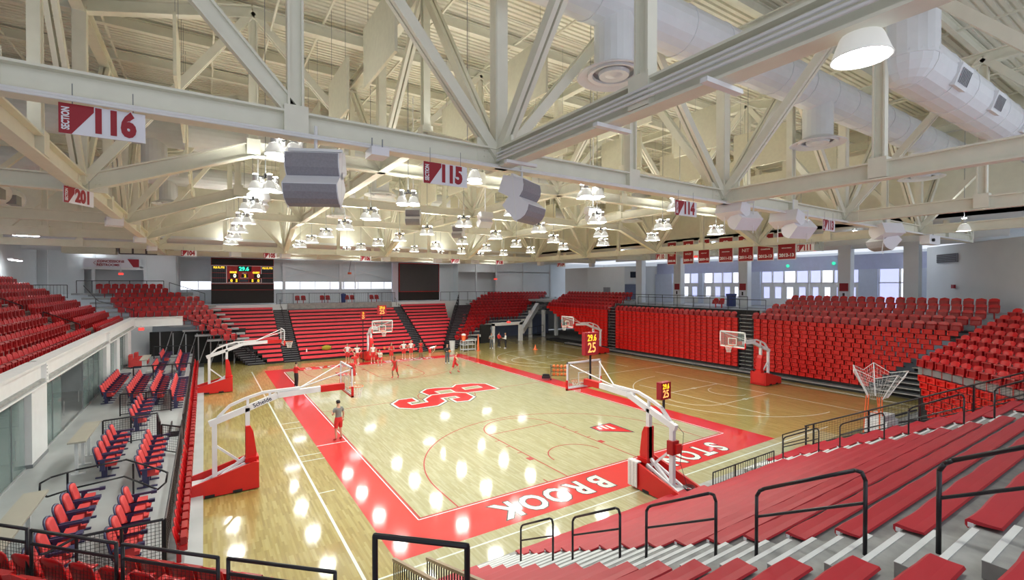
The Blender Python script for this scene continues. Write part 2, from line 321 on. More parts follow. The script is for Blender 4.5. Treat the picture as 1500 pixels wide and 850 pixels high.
# far right corner walls
wc = MB(); wc.box(16.8, 46.5, 5.0, 16.95, 48, 10.6); wc.box(16.9, 46.4, 8.9, 33, 46.6, 10.6); wc.box(23, 46.4, 5, 33, 46.6, 9)
for x in (19.6, 23, 27.8, 33): wc.box(x-.12, 46.2, 5, x+.12, 46.45, 10.6)
struct('wall_corner', wc, M['wall'])
wr = MB(); wr.box(30.6, 35.0, 0, 33.5, 35.2, 9.5); wr.box(33.3, 24, 0, 33.5, 35.1, 9.5); wr.box(30.6, 35.2, 0, 30.8, 46.4, 9.5)
kiosk = struct('wall_kiosk', MB().prism([(30.6, 35.0), (31.4, 29.0), (35, 26.3), (36, 35), (30.8, 40)], 4.9, 9.4), M['wall'])
MB().beam((30.95, 32.3, 5.9), (31.1, 31.2, 5.9), .06, 1.7).build('kiosk_door', M['steelg'], kiosk)
MB().beam((31.35, 28.9, 6.2), (33.4, 27.35, 6.2), .1, 1.9).build('rolling_shutter', M['blueshut'], kiosk)
MB().beam((31.9, 28.5, 8.35), (33.2, 27.5, 8.35), .12, .75).build('menu_screen', M['tv'], kiosk)
# right-hand concourse glazing
wg = MB(); wg.box(34.5, -1, 8.4, 34.7, 26.5, 9.7); wg.box(34.5, -1, 4.6, 34.7, 26.5, 5.0)
struct('wall_right', wg, M['violet'])
gw = struct('window_2', MB().box(34.45, 0.2, 5.0, 34.55, 26.3, 5.06), M['white'])
segs = [(0.3, 3.2), (4.6, 8.6), (8.7, 13.2), (15.2, 19.8), (20.4, 24.0)]
for y0, y1 in segs:
    n = max(2, int((y1-y0)/1.0)); st = (y1-y0)/n
    for k in range(n):
        a = y0+k*st
        fr = MB().box(34.40, a, 5, 34.52, a+.07, 8.4).box(34.40, a, 7.2, 34.52, a+st, 7.3).box(34.4, a+st-.07, 5, 34.52, a+st, 8.4)
        door = (y0 > 4 and y0 < 21)
        f = fr.build('window_frame', M['white'], gw)
        if door:
            MB().box(34.42, a+.07, 5.0, 34.5, a+.27, 7.2).box(34.42, a+st-.27, 5.0, 34.5, a+st-.07, 7.2).box(34.42, a+.27, 5, 34.5, a+st-.27, 5.75).box(34.42, a+.27, 6.85, 34.5, a+st-.27, 7.2).build('door_leaf', M['white'], f)
        MB().box(34.54, a+.07, 5.0, 34.56, a+st-.07, 8.38).build('pane', M['sky'] if (k+int(y0)) % 3 else M['skyw'], f)
struct('wall_right_piers', MB().box(34.2, -.4, 5, 34.6, .3, 8.4).box(34.2, 3.2, 5, 34.6, 4.6, 8.4).box(34.2, 13.2, 5, 34.6, 15.2, 8.4).box(34.2, 19.8, 5, 34.6, 20.4, 8.4).box(34.2, 24, 5, 34.6, 26.5, 8.4), M['wallb'])
for k, (x, y) in enumerate(((31, -.1), (31, 4.25), (31, 12.9), (31, 20.5), (31, 26.0))):
    struct('trim_column', MB().box(x-.35, y-.45, 4.9, x+.35, y+.45, 10.6), M['wall'])
struct('wall_right_corner', MB().prism([(33.9, -.1), (27.0, -7.0), (27.2, -7.2), (34.1, -.3)], 3.0, 9.95), M['wall'])
struct('concourse_floor', MB().box(24.6, 7.6, 4.7, 46, 24.0, 4.98).box(26.8, 24, 4.7, 46, 48, 4.98).box(27.5, -2.5, 4.7, 46, 7.6, 4.98), M['conc_d'])
struct('wall_outside_right', MB().box(46, -20, -1, 46.2, 48, 10.6), M['wall'])
struct('deck_back', MB().box(-13.5, 42.2, 0, 15.2, 48, 5.0).box(15.2, 46.6, 0, 46, 48, 5.0), M['wall'])
struct('deck_under_left', MB().box(-25.8, 44.5, 0, -13.5, 48, 6.2), M['wall'])
for k, y in enumerate((1, 7, 11, 17.5, 22.5)):
    t = thing('ceiling_light', 'recessed strip light over the right concourse, %s from the white corner wall' % ordw(k+1), 'light', (32.2, y, 10.5), 0, 'concourse ceiling lights')
    MB().box(31.6, y-.1, 10.52, 32.8, y+.1, 10.6).build('housing', M['white'], t); MB().box(31.65, y-.07, 10.50, 32.75, y+.07, 10.52).build('diffuser', M['tube'], t)
for k, (x, y) in enumerate([(-22, 46), (-17.2, 43.5), (-12, 38), (-4, 44.8), (4, 44.8), (14, 44.8), (20, 44), (26, 42), (22, 38), (28, 30), (-23.5, 14), (-23.5, 24), (-23.5, 33), (-23.5, 4), (22.2, 20), (22.2, 10), (22.2, 0), (27, -9), (16, 36), (8, 36), (0, 36), (-6, 36)]):  # strips added under the low roof to brighten the dim perimeter walls
    zc = 10.49
    t = thing('ceiling_light', 'added fill strip light under the low perimeter roof, %s of the run' % ordw(k+1), 'light', (x, y, zc), 0, 'added perimeter fill lights')
    MB().box(x-.7, y-.12, zc+.02, x+.7, y+.12, zc+.12 if x > -23.4 or 1 else zc).build('housing', M['white'], t); MB().box(x-.65, y-.07, zc, x+.65, y+.07, zc+.02).build('diffuser', M['tube'], t)
# small fixtures on the right
for k, (x, y, z, m, lb) in enumerate(((30.5, 14.9, 9.0, 'green', 'left'), (34.4, 10.6, 8.9, 'green', 'middle'), (34.4, 6.6, 9.0, 'green', 'right'))):
    tag(MB().ball((x if k else 34.4, y, z), .16, 8, 5).build('green_lamp', M[m]), 'round green lamp on the blue-white wall over the doors, %s of three' % lb, 'lamp', 'green lamps')
for k, (x, y, z, lb) in enumerate(((29.8, 6.0, 10.0, 'above the right doors'), (29.8, 17.6, 10.0, 'beside the kiosk end of the concourse'), (22.0, 44.9, 7.9, 'over the far corner door'), (-19.6, 43.9, 8.1, 'over the far left exit'), (17.2, 33.9, 2.65, 'over the white vomitory frame'), (-17.2, 33.5, 3.6, 'at the far end of the suites'))):
    t = thing('exit_sign', 'glowing red exit sign ' + lb, 'exit sign', (x, y, z)); MB().box(x-.17, y-.17, z-.1, x+.17, y+.17, z+.1).build('sign_box', M['led_r'], t); MB().tube((x, y, z+.1), (x, y, 10.6 if z > 5 else z+.3), .02).build('bracket', M['white'], t)
t = thing('wall_vent', 'dark louvred vent on the white right corner wall', 'vent', (32.0, -1.9, 8.9))
a = Vector((-1, -1, 0)).normalized(); c = Vector((32.15, -1.75, 9.0))
MB().beam(c-a*1.05, c+a*1.05, .1, .62).build('vent_frame', M['steelg'], t)
for k in range(5): MB().beam(c-a*1.0+Vector((-.06, .06, -.24+k*.12)), c+a*1.0+Vector((-.06, .06, -.24+k*.12)), .03, .07).build('slat', M['brown'], t)
c2 = Vector((31.6, -2.3, 6.95)); tag(MB().beam(c2-a*.14+Vector((-.05,.05,0)), c2+a*.14+Vector((-.05,.05,0)), .12, .26).build('fire_alarm', M['maroon']), 'small red fire alarm on the white corner wall', 'alarm')
for k, (y, lb) in enumerate(((4.25, 'right'), (12.9, 'middle'), (20.5, 'left'))):
    t = thing('wall_sign', 'small dark red and white sign on the %s concourse column' % lb, 'sign', (30.6, y, 6.6), 0, 'column signs'); MB().box(30.62, y-.32, 6.55, 30.65, y+.32, 7.2).build('panel', M['maroon'], t); MB().box(30.61, y-.22, 5.95, 30.65, y+.22, 6.5).build('notice', M['signw'], t); MB().box(30.6, y-.08, 6.05, 30.62, y+.08, 6.4).build('symbol', M['blackm'], t)
# maroon guard panels in front of that wall
t = thing('guard_rail', 'black framed guard rail with dark red panels below the white corner wall', 'railing', (24, -8, 4.6))
p0 = Vector((31.6, -3.2, 4.3)); dv = Vector((-1, -1, 0)).normalized()
for k in range(4):
    q = p0+dv*(k*1.9); MB().beam(q+dv*.05+Vector((0,0,.1)), q+dv*1.85+Vector((0,0,.1)), .04, 0.02).build('bottom_rail', M['black'], t)
    MB().beam(q+dv*.05+Vector((0,0,.65)), q+dv*1.85+Vector((0,0,.65)), .03, 1.05).build('panel', M['maroon'], t); MB().tube(q, q+Vector((0,0,1.35)), .04).build('post', M['black'], t)
MB().tube(p0+Vector((0,0,1.32)), p0+dv*7.6+Vector((0,0,1.32)), .035).build('top_rail', M['black'], t)
# ---------------------------------------------------------------- roof trusses
XN = [-24.0, -15.8, -7.6, .6, 8.8, 17.0, 25.2]; YN = [-12.8, -4.57, 3.64, 11.85, 20.05, 28.25, 36.45]
def zbot(x, y): return 11.35 if (-13 < x < 14 and -1 < y < 25) else 9.8
def ztop(x, y): return 15.65 if (-13 < x < 14 and -1 < y < 25) else 14.6
def truss(pts, label):
    t = thing('roof_truss', label, 'truss', pts[0], 0, 'roof trusses')
    up = (0, 0, 1); n = len(pts); e = (Vector(pts[-1])-Vector(pts[0])).normalized(); side = Vector((-e.y, e.x, 0))
    bot = [Vector((x, y, zbot(x, y))) for x, y, _ in pts]; top = [Vector((x, y, ztop(x, y))) for x, y, _ in pts]
    for a, b in zip(bot[:-1], bot[1:]): MB().ibeam(a, b, .30, .40).build('bottom_chord', M['cream'], t)
    for a, b in zip(top[:-1], top[1:]): MB().ibeam(a, b, .28, .36).build('top_chord', M['cream'], t)
    for i, (a, b) in enumerate(zip(bot, top)):
        if i % 2 == 0: MB().ibeam(a, b, .26, .26, up=tuple(side)).build('vertical', M['cream'], t)
        else:
            MB().ibeam(a+Vector((0,0,.15)), b, .20, .22, up=tuple(e)).build('vertical', M['cream'], t)
            MB().beam(a-e*.19+Vector((0,0,.07)), a+e*.19+Vector((0,0,.07)), .315, .48).build('gusset_plate', M['cream'], t)
    for i in range(0, n, 2):
        for j in (i-1, i+1):
            if 0 <= j < n:
                if abs(bot[j].y+4.57) < .1 and abs(bot[j].x+11.7) < .2 and j > i and abs(e.x) > .9: MB().ibeam(bot[j]+Vector((0,0,.2)), top[i], .16, .24).build('diagonal', M['cream'], t); continue
                mb = MB(); o = side*.075; mb.beam(bot[i]+o, top[j]+o, .10, .22, up=tuple(side.cross(e))); mb.beam(bot[i]-o, top[j]-o, .10, .22); mb.build('diagonal', M['cream'], t)
    for i in range(0, n, 2):
        g = MB(); c = bot[i]; g.beam(c-e*.55+Vector((0,0,.1)), c+e*.55+Vector((0,0,.1)), .06, .62)
        for s in (-1, 1):
            for r in range(4): 
                for w in (-.38, -.3, .3, .38): g.ball(tuple(c+e*w+side*(s*.035)+Vector((0,0,-.1+r*.12))), .018, 5, 3)
        g.build('gusset_plate', M['cream'], t)
rl_ = ['nearest, carrying the section 116 and 115 signs', 'second from the camera', 'third from the camera', 'fourth from the camera', 'fifth, over the far basket', 'farthest, by the scoreboard']
for j, y in enumerate(YN[1:]):
    xs = []
    for i in range(len(XN)-1): xs += [XN[i], (XN[i]+XN[i+1])/2]
    xs.append(XN[-1])
    if j >= 5: xs = [x for x in xs if -16 < x < 18]
    truss([(x, y, 9.8) for x in xs], 'cream steel roof truss across the hall, ' + rl_[j])
cl_ = ['over the left balcony edge', 'over the left sideline', 'over mid court', 'over the right sideline', 'over the right-hand cross court']
for i, x in enumerate(XN[1:6]):
    ys = []
    for j in range(0, len(YN)-1): ys += [YN[j], (YN[j]+YN[j+1])/2]
    ys.append(YN[-1])
    truss([(x, y, 9.8) for y in ys], 'cream steel roof truss running away from the camera ' + cl_[i])
# purlins and joists under the deck
pt = thing('roof_purlins', 'row of cream steel purlins directly under the roof deck', 'purlins', (-24, -14, 16))
for k in range(15):
    y = -14+k*3.05
    if y < 31: MB().ibeam((-24.5, y, 16.0), (19.5, y, 16.0), .16, .34).build('purlin', M['cream'], pt)
for k in range(14):
    x = -22+k*3.1; MB().beam((x, -15, 15.9), (x, 31, 15.9), .06, .08).build('bridging', M['cream'], pt)
# low beams on the far and right sides
lb = thing('low_roof_beams', 'grey steel beams under the low roof beyond the far trusses', 'beams', (-20, 40, 10))
for y in (34.0, 40.5, 46.5): MB().ibeam((-25.5, y, 10.2), (30, y, 10.2), .25, .45).build('beam', M['wall'], lb)
for x in (21.5, 26.5, 30.9): MB().ibeam((x, -6, 10.2), (x, 30, 10.2), .25, .45).build('beam', M['wall'], lb)
# sprinkler and conduit pipes
pp = thing('sprinkler_pipes', 'thin cream sprinkler pipes hung between the trusses', 'pipes', (-12, 0, 14))
for x in (-11.2, -3.4, 4.6, 12.6): MB().tube((x, -12, 15.2), (x, 30, 15.2), .035).build('pipe', M['cream'], pp)
for y in (-1.5, 6.5, 15, 24): MB().tube((-22, y, 15.0), (19, y, 15.0), .03).build('pipe', M['cream'], pp)
cp = thing('conduit_run', 'three white conduits strapped along the beam above the nearest speakers', 'conduit', (-7.9, -4.5, 9.9))
for k in range(3): MB().tube((-7.78+0, -4.8, 9.72+k*.07), (-7.78, -12.8, 9.72+k*.07), .022).build('pipe', M['white'], cp)
for y in (-5.4, -8.0, -9.9): MB().box(-7.95, y-.05, 9.52, -7.2, y+.05, 9.58).build('strap', M['white'], cp)
MB().tube((-24, -4.75, 9.62), (24, -4.75, 9.62), .035).build('pipe', M['white'], cp); MB().tube((-24, -4.85, 9.56), (24, -4.85, 9.56), .02).build('pipe', M['white'], cp)
# acoustic baffles
bm = MB().box(-.035, -1.2, -.85, .035, 1.2, .7).mesh('baffle_panel', M['baffle'])
n = 0
for i in range(8):
    for j in range(8):
        x = -13.6+4.1*i; y = -2.2+4.1*j
        if y > 29 or (i, j) == (0, 0): continue
        n += 1; t = thing('acoustic_baffle', 'beige acoustic baffle, %s of its row, %s row from the left' % (ordw(j+1), ordw(i+1)), 'baffle', (x, y, 13.0), 0, 'acoustic baffles'); inst(bm, 'panel', t)
        [MB().tube((x, y+q, 13.6), (x, y+q, 16.24), .006, 4).build('wire', M['steelg'], t) for q in (-.9, .9)]
# ---------------------------------------------------------------- ducts
def spiral(mb, p, q, r):
    p = Vector(p); q = Vector(q); L = (q-p).length; d = (q-p)/L; n = max(1, int(L/1.5))
    mb.tube(p, q, r, 20)
    for k in range(n+1): c = p+d*(L*k/n); mb.tube(c-d*.03, c+d*.03, r+.018, 20)
for k, (y, x0, x1, zz, lb) in enumerate(((-5.45, -24, 18.6, 13.65, 'nearest the camera'), (12.0, -22, 18.6, 13.65, 'over mid court'), (21.6, -22, 18.6, 13.65, 'over the far half'))):
    t = thing('ventilation_duct', 'long white round ventilation duct across the roof, ' + lb, 'duct', (x0, y, zz), 0, 'main ducts')
    mb = MB(); spiral(mb, (x0, y, zz), (x1, y, zz), .62); mb.build('duct_run', M['duct'], t, smooth=False)
    for x in (-14.8, -5.0, 4.7, 14.3):
        if k == 2 and x > 10: continue
        r = MB().tube((x, y, zz), (x, y, 12.1), .46, 20).build('drop_duct', M['duct'], t)
        MB().lathe([(.46, 12.12), (.60, 12.05), (.86, 11.92), (.84, 11.90), (.62, 11.98)], (x, y, 0), 28).build('diffuser_ring', M['duct'], r)
        MB().lathe([(.62, 12.0), (.60, 11.93), (.50, 11.95), (.48, 12.0)], (x, y, 0), 24).build('diffuser_ring', M['duct'], r)
        MB().lathe([(.36, 12.0), (.34, 11.92), (.2, 11.94), (.001, 11.9)], (x, y, 0), 20).build('diffuser_cone', M['duct'], r)
t = thing('ventilation_duct', 'white round supply duct with square grilles at the upper right', 'duct', (1, -9, 12.5), 0, 'main ducts')
mb = MB(); spiral(mb, (1.2, -9, 12.45), (18, -9, 12.45), .62); mb.ball((1.2, -9, 12.45), .63, 16, 10); spiral(mb, (1.2, -9, 12.45), (1.2, -9, 15.9), .62); mb.build('duct_run', M['duct'], t)
for x in (2.9, 6.0, 9.5, 13.5):
    g = MB(); c = Vector((x, -9.0+.0, 12.45)); n_ = Vector((0, -.9, -.3)).normalized(); g.beam(c+n_*.5-Vector((.42,0,0)), c+n_*.5+Vector((.42,0,0)), .34, .52, up=tuple(n_.cross(Vector((1,0,0))))); gb = g.build('grille_box', M['duct'], t)
    for k in range(7):
        cc = c+n_*.69+Vector((-.30+k*.10, 0, 0)); w = n_.cross(Vector((1,0,0)))*.17; MB().beam(cc-w, cc+w, .03, .02, up=tuple(n_)).build('slat', M['steelg'], gb)
for k, (x, y, z) in enumerate(((-20.5, 5.2, 11.0), (-20.5, 14, 11.0))):
    t = thing('ventilation_duct', 'white duct with grilles over the left balcony, %s' % ('near' if k == 0 else 'far'), 'duct', (x, y, z), 0, 'balcony ducts')
    mb = MB(); spiral(mb, (x, y-3.5, z), (x, y+3.5, z), .5); mb.build('duct_run', M['duct'], t)
    for yy in (y-2, y, y+2):
        MB().box(x+.3, yy-.35, z-.42, x+.62, yy+.35, z-.02).build('grille', M['steelg'], t)
# ---------------------------------------------------------------- lamps
bellm = MB().lathe([(.055, .27), (.11, .25), (.155, .16), (.20, .03), (.215, 0), (.205, .0), (.19, .04), (.14, .16), (.09, .24)], n=18).mesh('lamp_shade', M['bell'], True)
lensm = MB().lathe([(.001, .05), (.182, .05)], n=18).mesh('lens', M['lens'])
ringm = MB().lathe([(.001, .475), (.075, .475)], n=12).mesh('top_vent', M['glow'])  # upward emitter added on each ballast to light the roof
balm = MB().lathe([(.07, .27), (.08, .29), (.08, .44), (.06, .46), (.001, .46)], n=12).mesh('ballast', M['bulbbox'])
armm = MB().box(-.23, -.02, .40, .23, .02, .44).box(-.02, -.23, .40, .02, .23, .44).tube((0, 0, .42), (0, 0, .54), .05).mesh('cross_arm', M['blackm'])
def cluster(label, x, y, z, up, group='lamp clusters', offs=((.29, 0), (-.29, 0), (0, .29), (0, -.29)), sc=1.):
    t = thing('lamp_cluster', label, 'lamp', (x, y, z), random.uniform(-.1, .1)+.35, group)
    if len(offs) > 1: inst(armm, 'cross_arm', t)
    inst(MB().tube((0, 0, .5), (0, 0, up-z), .012, 5).mesh('cable', M['steelg']), 'cable', t)
    for ox, oy in offs:
        b = inst(bellm, 'lamp_shade', t, (ox, oy, 0), scale=(sc, sc, sc)); inst(lensm, 'lens', b); inst(ringm, 'top_vent', b); inst(balm, 'ballast', b)
cn = ['leftmost', 'second from the left', 'third from the left', 'third from the right', 'second from the right', 'rightmost']
for i, x in enumerate((-11.43, -6.858, -2.286, 2.286, 6.858, 11.43)):
    for k in range(8):
        y = -1.67+4.572*k
        if y > 30.5: continue
        cluster('cluster of four bell lamps, %s line, %s from the camera' % (cn[i], ordw(k+1)), x, y, 9.95, 13.0 if (abs(y-12) < .7 or abs(y-21.6) < .7) else 16.24)
for k, (x, y, z, lb) in enumerate(((-7.45, -11.35, 9.35, 'glowing big at the upper right near the camera'), (-16.6, -1.9, 9.35, 'hanging at the left under the section 201 beam'), (16.9, -6.3, 9.6, 'at the right edge of the picture'))):
    cluster('single bell lamp ' + lb, x, y, z, 16.24, 'single lamps', ((0, 0),), 1.25)
for k in range(5):
    t = thing('strip_light', 'fluorescent strip light at the left back wall, %s from the camera' % ordw(k+1), 'light', (-24.6, 12+k*6, 9.0), 0, 'wall strip lights')
    MB().box(-24.9, 12+k*6-1.2, 8.9, -24.6, 12+k*6+1.2, 9.02).build('housing', M['white'], t); MB().box(-24.85, 12+k*6-1.1, 8.86, -24.65, 12+k*6+1.1, 8.9).build('tube', M['tube'], t)
# ---------------------------------------------------------------- loudspeakers, projectors, signs
def spk_mesh():
    w, h = .44, .235
    P = [(-.30, -h*.8), (.17, -h), (.235, -h*.5), (.26, 0), (.235, h*.5), (.17, h), (-.30, h*.8)]
    return MB().prism_x(P, -w, w).mesh('speaker_cabinet', M['spk']), MB().prism_x([(.18, -h*.97), (.247, -h*.5), (.272, 0), (.247, h*.5), (.18, h*.97), (.10, h*.8), (.10, -h*.8)], -w*.96, w*.96).mesh('grille', M['grill'])
cabm, grlm = spk_mesh()
def speakers(label, x, y, z, yaw, s=1., n=2, tilt=(-.35, -.75), fan=0, up=None):
    t = thing('loudspeaker_array', label, 'loudspeaker', (x, y, z), yaw, 'hanging loudspeakers')
    for k in range(n):
        c = inst(cabm, 'speaker_cabinet', t, ((k-.5)*.35*s if fan else 0, .10*k*s, -.25*s-k*(.36 if fan else .44)*s), (tilt[k], 0, (k-.5)*fan), (s, s, s)); inst(grlm, 'grille', c)
    MB().box(-.45*s, -.03, -.02, .45*s, .03, .03).tube((-.43*s, 0, .0), (-.43*s, .1*s, -.5*s*n), .015, 6).tube((.43*s, 0, 0), (.43*s, .1*s, -.5*s*n), .015, 6).tube((0, 0, 0), (0, 0, .42 if up is None else up-z), .03, 6).build('mounting_frame', M['white'], t, world=False)
speakers('pair of big white loudspeakers with grey grilles left of section 115', -11.4, -4.75, 9.38, PI-.45)
speakers('pair of big white loudspeakers with grey grilles right of section 115', -7.15, -4.8, 9.40, PI+.5)
speakers('pair of white loudspeakers under the beam right of section 114', .95, -4.9, 9.62, -.9, .95, fan=1.3)
speakers('pair of white loudspeakers left of section 113', 4.2, -4.9, 9.62, -.9, 1.05, fan=1.3)
speakers('pair of white loudspeakers right of section 113', 12.1, -4.9, 9.7, .3, 1.25, fan=1.3)
for k, (x, y, yaw, lb) in enumerate(((-11.2, 8, .6, 'small white loudspeakers left of the far lamps'), (-4.5, 8.5, 2.6, 'small white loudspeakers behind the section 115 lamps'), (-1.0, 7.6, 0, 'white loudspeakers behind the right big pair'), (.2, 13, 2.2, 'small white loudspeakers over mid court'), (2.5, 3.4, 3.0, 'white loudspeakers among the right lamps'))):
    speakers(lb, x, y, 10.75, yaw, .8, 2, up=16.2)
for k, (px, lb) in enumerate(((120, 'white wall speaker box nearest on the left, under the beam'), (170, 'second white box along the left balcony beam'), (199, 'third white box along the left balcony beam'), (345, 'white projector box in front of the scoreboard'), (418, 'white box right of the section 105 sign'), (565, 'white box left of the black screen'), (641, 'white box at the right edge of the black screen'), (696, 'white box right of the black screen'), (792, 'small white box left of section 109'), (867, 'small white box right of section 109'))):
    if k < 3: x, y = -15.9, (10, 18.5, 25.5)[k]
    else: y = 29.3; x = xat(px, y)
    t = thing('ceiling_speaker', lb, 'loudspeaker', (x, y, 9.5), .3, 'white boxes under the trusses')
    t.scale = (.62, .62, .62) if k < 3 else (.85, .85, .85); MB().prism_x([(-.25, -.28), (.22, -.34), (.28, .12), (-.25, .22)], -.42, .42).build('cabinet', M['spk'], t, world=False); MB().tube((0, 0, .15), (0, 0, .5), .03).box(-.2, -.03, .2, .2, .03, .24).build('bracket', M['white'], t, world=False)
for k, (x, lb) in enumerate(((-10.35, 'white junction box under the nearest truss'), (17.8, 'white projector under the beam at the right'))):
    t = thing('projector_box', lb, 'projector', (x, -4.8, 9.35)); w = (.16, .75)[k]
    MB().box(x-w, -5.0, 9.4-(.0, .3)[k], x+w, -4.6, 9.55).build('case', M['spk'], t); MB().tube((x-w*.6, -4.8, 9.5), (x-w*.6, -4.8, 9.75), .012).tube((x+w*.6, -4.8, 9.5), (x+w*.6, -4.8, 9.75), .012).build('hanger', M['steelg'], t)
    if k: MB().tube((x-.4, -5.02, 9.3), (x-.4, -5.1, 9.3), .08, 10).build('lens', M['blackm'], t)
SIGNPOS = {'116': 'large at the upper left', '115': 'hanging left of the centre loudspeakers', '114': 'right of the centre under the nearest truss', '113': 'small at the right among the loudspeakers', '104': 'left of the scoreboard', '105': 'at the right top of the scoreboard', '106': 'left of the black screen', '107': 'right of the black screen', '108': 'over the far right corner', '109': 'farthest, left of the kiosk', '110': 'left of the banners', '111': 'right of the banners', '201': 'seen edge-on at the far left'}
def section(num, x, y, z, rz, w=.93):
    h = w*.44; t = thing('section_sign', 'hanging sign reading SECTION %s, %s' % (num, SIGNPOS[num]), 'sign', (x, y, z), rz, 'section signs')
    MB().box(-w/2, -.012, -h/2, w/2, .012, h/2).build('sign_board', M['signw'], t, world=False)
    vs = [(-w/2, -.016, -h/2), (-w*.36, -.016, -h/2), (-w*.05, -.016, h/2), (-w/2, -.016, h/2)]
    MB().add(vs+[(a, -.013, c) for a, b, c in vs], [(0,1,2,3),(7,6,5,4),(0,4,5,1),(1,5,6,2),(2,6,7,3),(3,7,4,0)]).build('red_corner', M['maroon'], t, world=False)
    text('SECTION', h*.27, M['signw'], 'lettering', (-w*.42, -.02, 0), Matrix.Rotation(PI/2, 4, 'X') @ Matrix.Rotation(PI/2, 4, 'Z'), t, .002, .004, .68, world=False)
    text(num, h*1.08, M['signw'], 'number_outline', (w*.12, -.018, 0), (PI/2, 0, 0), t, .001, .042, .74, world=False)
    text(num, h*1.08, M['maroon'], 'number', (w*.12, -.021, 0), (PI/2, 0, 0), t, .001, .026, .74, world=False)
    MB().tube((-w*.35, 0, h/2), (-w*.35, 0, h/2+.28), .006, 4).tube((w*.35, 0, h/2), (w*.35, 0, h/2+.28), .006, 4).build('hanger', M['steelg'], t, world=False)
section('116', -14.2, -4.75, 9.33, 0); section('115', -9.05, -4.95, 9.22, 0); section('114', -1.7, -4.95, 9.2, 0); section('113', 6.7, -4.95, 9.3, 0)
for num, px in (('104', 277), ('105', 396), ('106', 536), ('107', 667), ('108', 732)): section(num, xat(px, 28.0), 28.0, 9.35, 0)
section('109', xat(822, 28), 28.0, 9.3, -.6); section('110', 16.7, 11.2, 9.25, -PI/2); section('111', 16.7, .6, 9.25, -PI/2-.0); section('201', -15.75, 3.0, 9.35, PI/2-.5)
# championship banners
for k, (px, w, s1, s2) in enumerate(((984, .9, 'NIT', '2005-06'), (1008, 1.0, 'WNIT', '2009-10'), (1031, 1.0, 'AMERICA EAST', '2009-10'), (1063, 1.15, 'REGULAR SEASON', '2011-12'), (1092, 1.15, 'NIT', '2011-12'), (1121, 1.15, 'CHAMPIONS', '2012-13'), (1152, 1.2, 'REGULAR SEASON', '2012-13'))):
    a = YAW+math.atan((px-750)/FPX); y = CY+(19.2-CX)/math.tan(a); x = 19.2
    t = thing('banner', 'red hanging banner marked %s %s, %s from the left' % (s1.lower(), s2, ordw(k+1)), 'banner', (x, y, 9.7), -PI/2, 'championship banners')
    MB().box(-w/2, -.01, -.98, w/2, .01, .88).build('banner_border', M['signw'], t, world=False); MB().box(-w/2+.05, -.016, -.93, w/2-.05, -.011, .83).build('banner_cloth', M['maroon'], t, world=False)
    text('SB', .42, M['signw'], 'emblem', (0, -.02, .45), (PI/2, 0, 0), t, .001, .012, 1, world=False)
    text(s1, .8*w/max(3, len(s1))*1.1, M['signw'], 'lettering', (0, -.02, -.2), (PI/2, 0, 0), t, .001, .004, 1, world=False); text(s2, .24*w, M['signw'], 'year', (0, -.02, -.68), (PI/2, 0, 0), t, .001, .012, 1, world=False)
    MB().tube((-w/2, 0, .9), (w/2, 0, .9), .02).tube((0, 0, .9), (0, 0, 1.0), .01).build('pole', M['white'], t, world=False)
# ---------------------------------------------------------------- seats (registry first, the nearest 300 become things)
SEATS = []
def seat(x, y, z, rz, kind, label, group):
    SEATS.append((x, y, z, rz, kind, label, group))
def grid_shell(fn, nu, nv, th):
    v = []; f = []
    for s in (0, 1):
        for j in range(nv+1):
            for i in range(nu+1):
                x, y, z = fn(i/nu, j/nv); v.append((x, y-th*s, z))
    o = (nu+1)*(nv+1); I = lambda s, i, j: s*o+j*(nu+1)+i
    for j in range(nv):
        for i in range(nu): f.append((I(0,i,j), I(0,i,j+1), I(0,i+1,j+1), I(0,i+1,j))); f.append((I(1,i,j), I(1,i+1,j), I(1,i+1,j+1), I(1,i,j+1)))
    for i in range(nu): f.append((I(0,i,0), I(0,i+1,0), I(1,i+1,0), I(1,i,0))); f.append((I(0,i,nv), I(1,i,nv), I(1,i+1,nv), I(0,i+1,nv)))
    for j in range(nv): f.append((I(0,0,j), I(1,0,j), I(1,0,j+1), I(0,0,j+1))); f.append((I(0,nu,j), I(0,nu,j+1), I(1,nu,j+1), I(1,nu,j)))
    return v, f
def back_fn(u, v):
    a = (u-.5)*2; x = a*.235; z = .42+v*(.46-.07*a**4)
    return x, -.03-.10*v-.035*(1-a*a), z
def pan_mb(lo=False):
    m = MB(); w, z0, z1 = .215, .36, .70
    m.hexa([(-w,.02,z0),(w,.02,z0),(w,.10,z0),(-w,.10,z0),(-w,-.01,z1),(w,-.01,z1),(w,.07,z1),(-w,.07,z1)])
    if not lo:
        for q in ((-w,z0,w,z0+.05),(-w,z1-.05,w,z1),(-w,z0,-w+.05,z1),(w-.05,z0,w,z1)):
            m.hexa([(q[0],.06,q[1]),(q[2],.06,q[1]),(q[2],.135,q[1]),(q[0],.135,q[1]),(q[0],.04,q[3]),(q[2],.04,q[3]),(q[2],.11,q[3]),(q[0],.11,q[3])])
    return m
def back_mb(nu, nv): m = MB(); m.add(*grid_shell(back_fn, nu, nv, .025)); return m
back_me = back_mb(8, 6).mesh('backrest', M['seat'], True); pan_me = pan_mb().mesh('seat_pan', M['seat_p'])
brk_me = MB().box(-.03, -.10, 0, .03, 0, .45).box(-.25, -.03, .38, -.22, .12, .5).box(.22, -.03, .38, .25, .12, .5).mesh('bracket', M['seat'])
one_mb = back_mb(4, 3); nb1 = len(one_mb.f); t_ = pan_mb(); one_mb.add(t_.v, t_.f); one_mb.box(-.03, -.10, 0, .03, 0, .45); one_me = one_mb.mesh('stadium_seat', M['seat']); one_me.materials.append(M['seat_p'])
for q in one_me.polygons: q.material_index = 0 if q.index < nb1 else 1
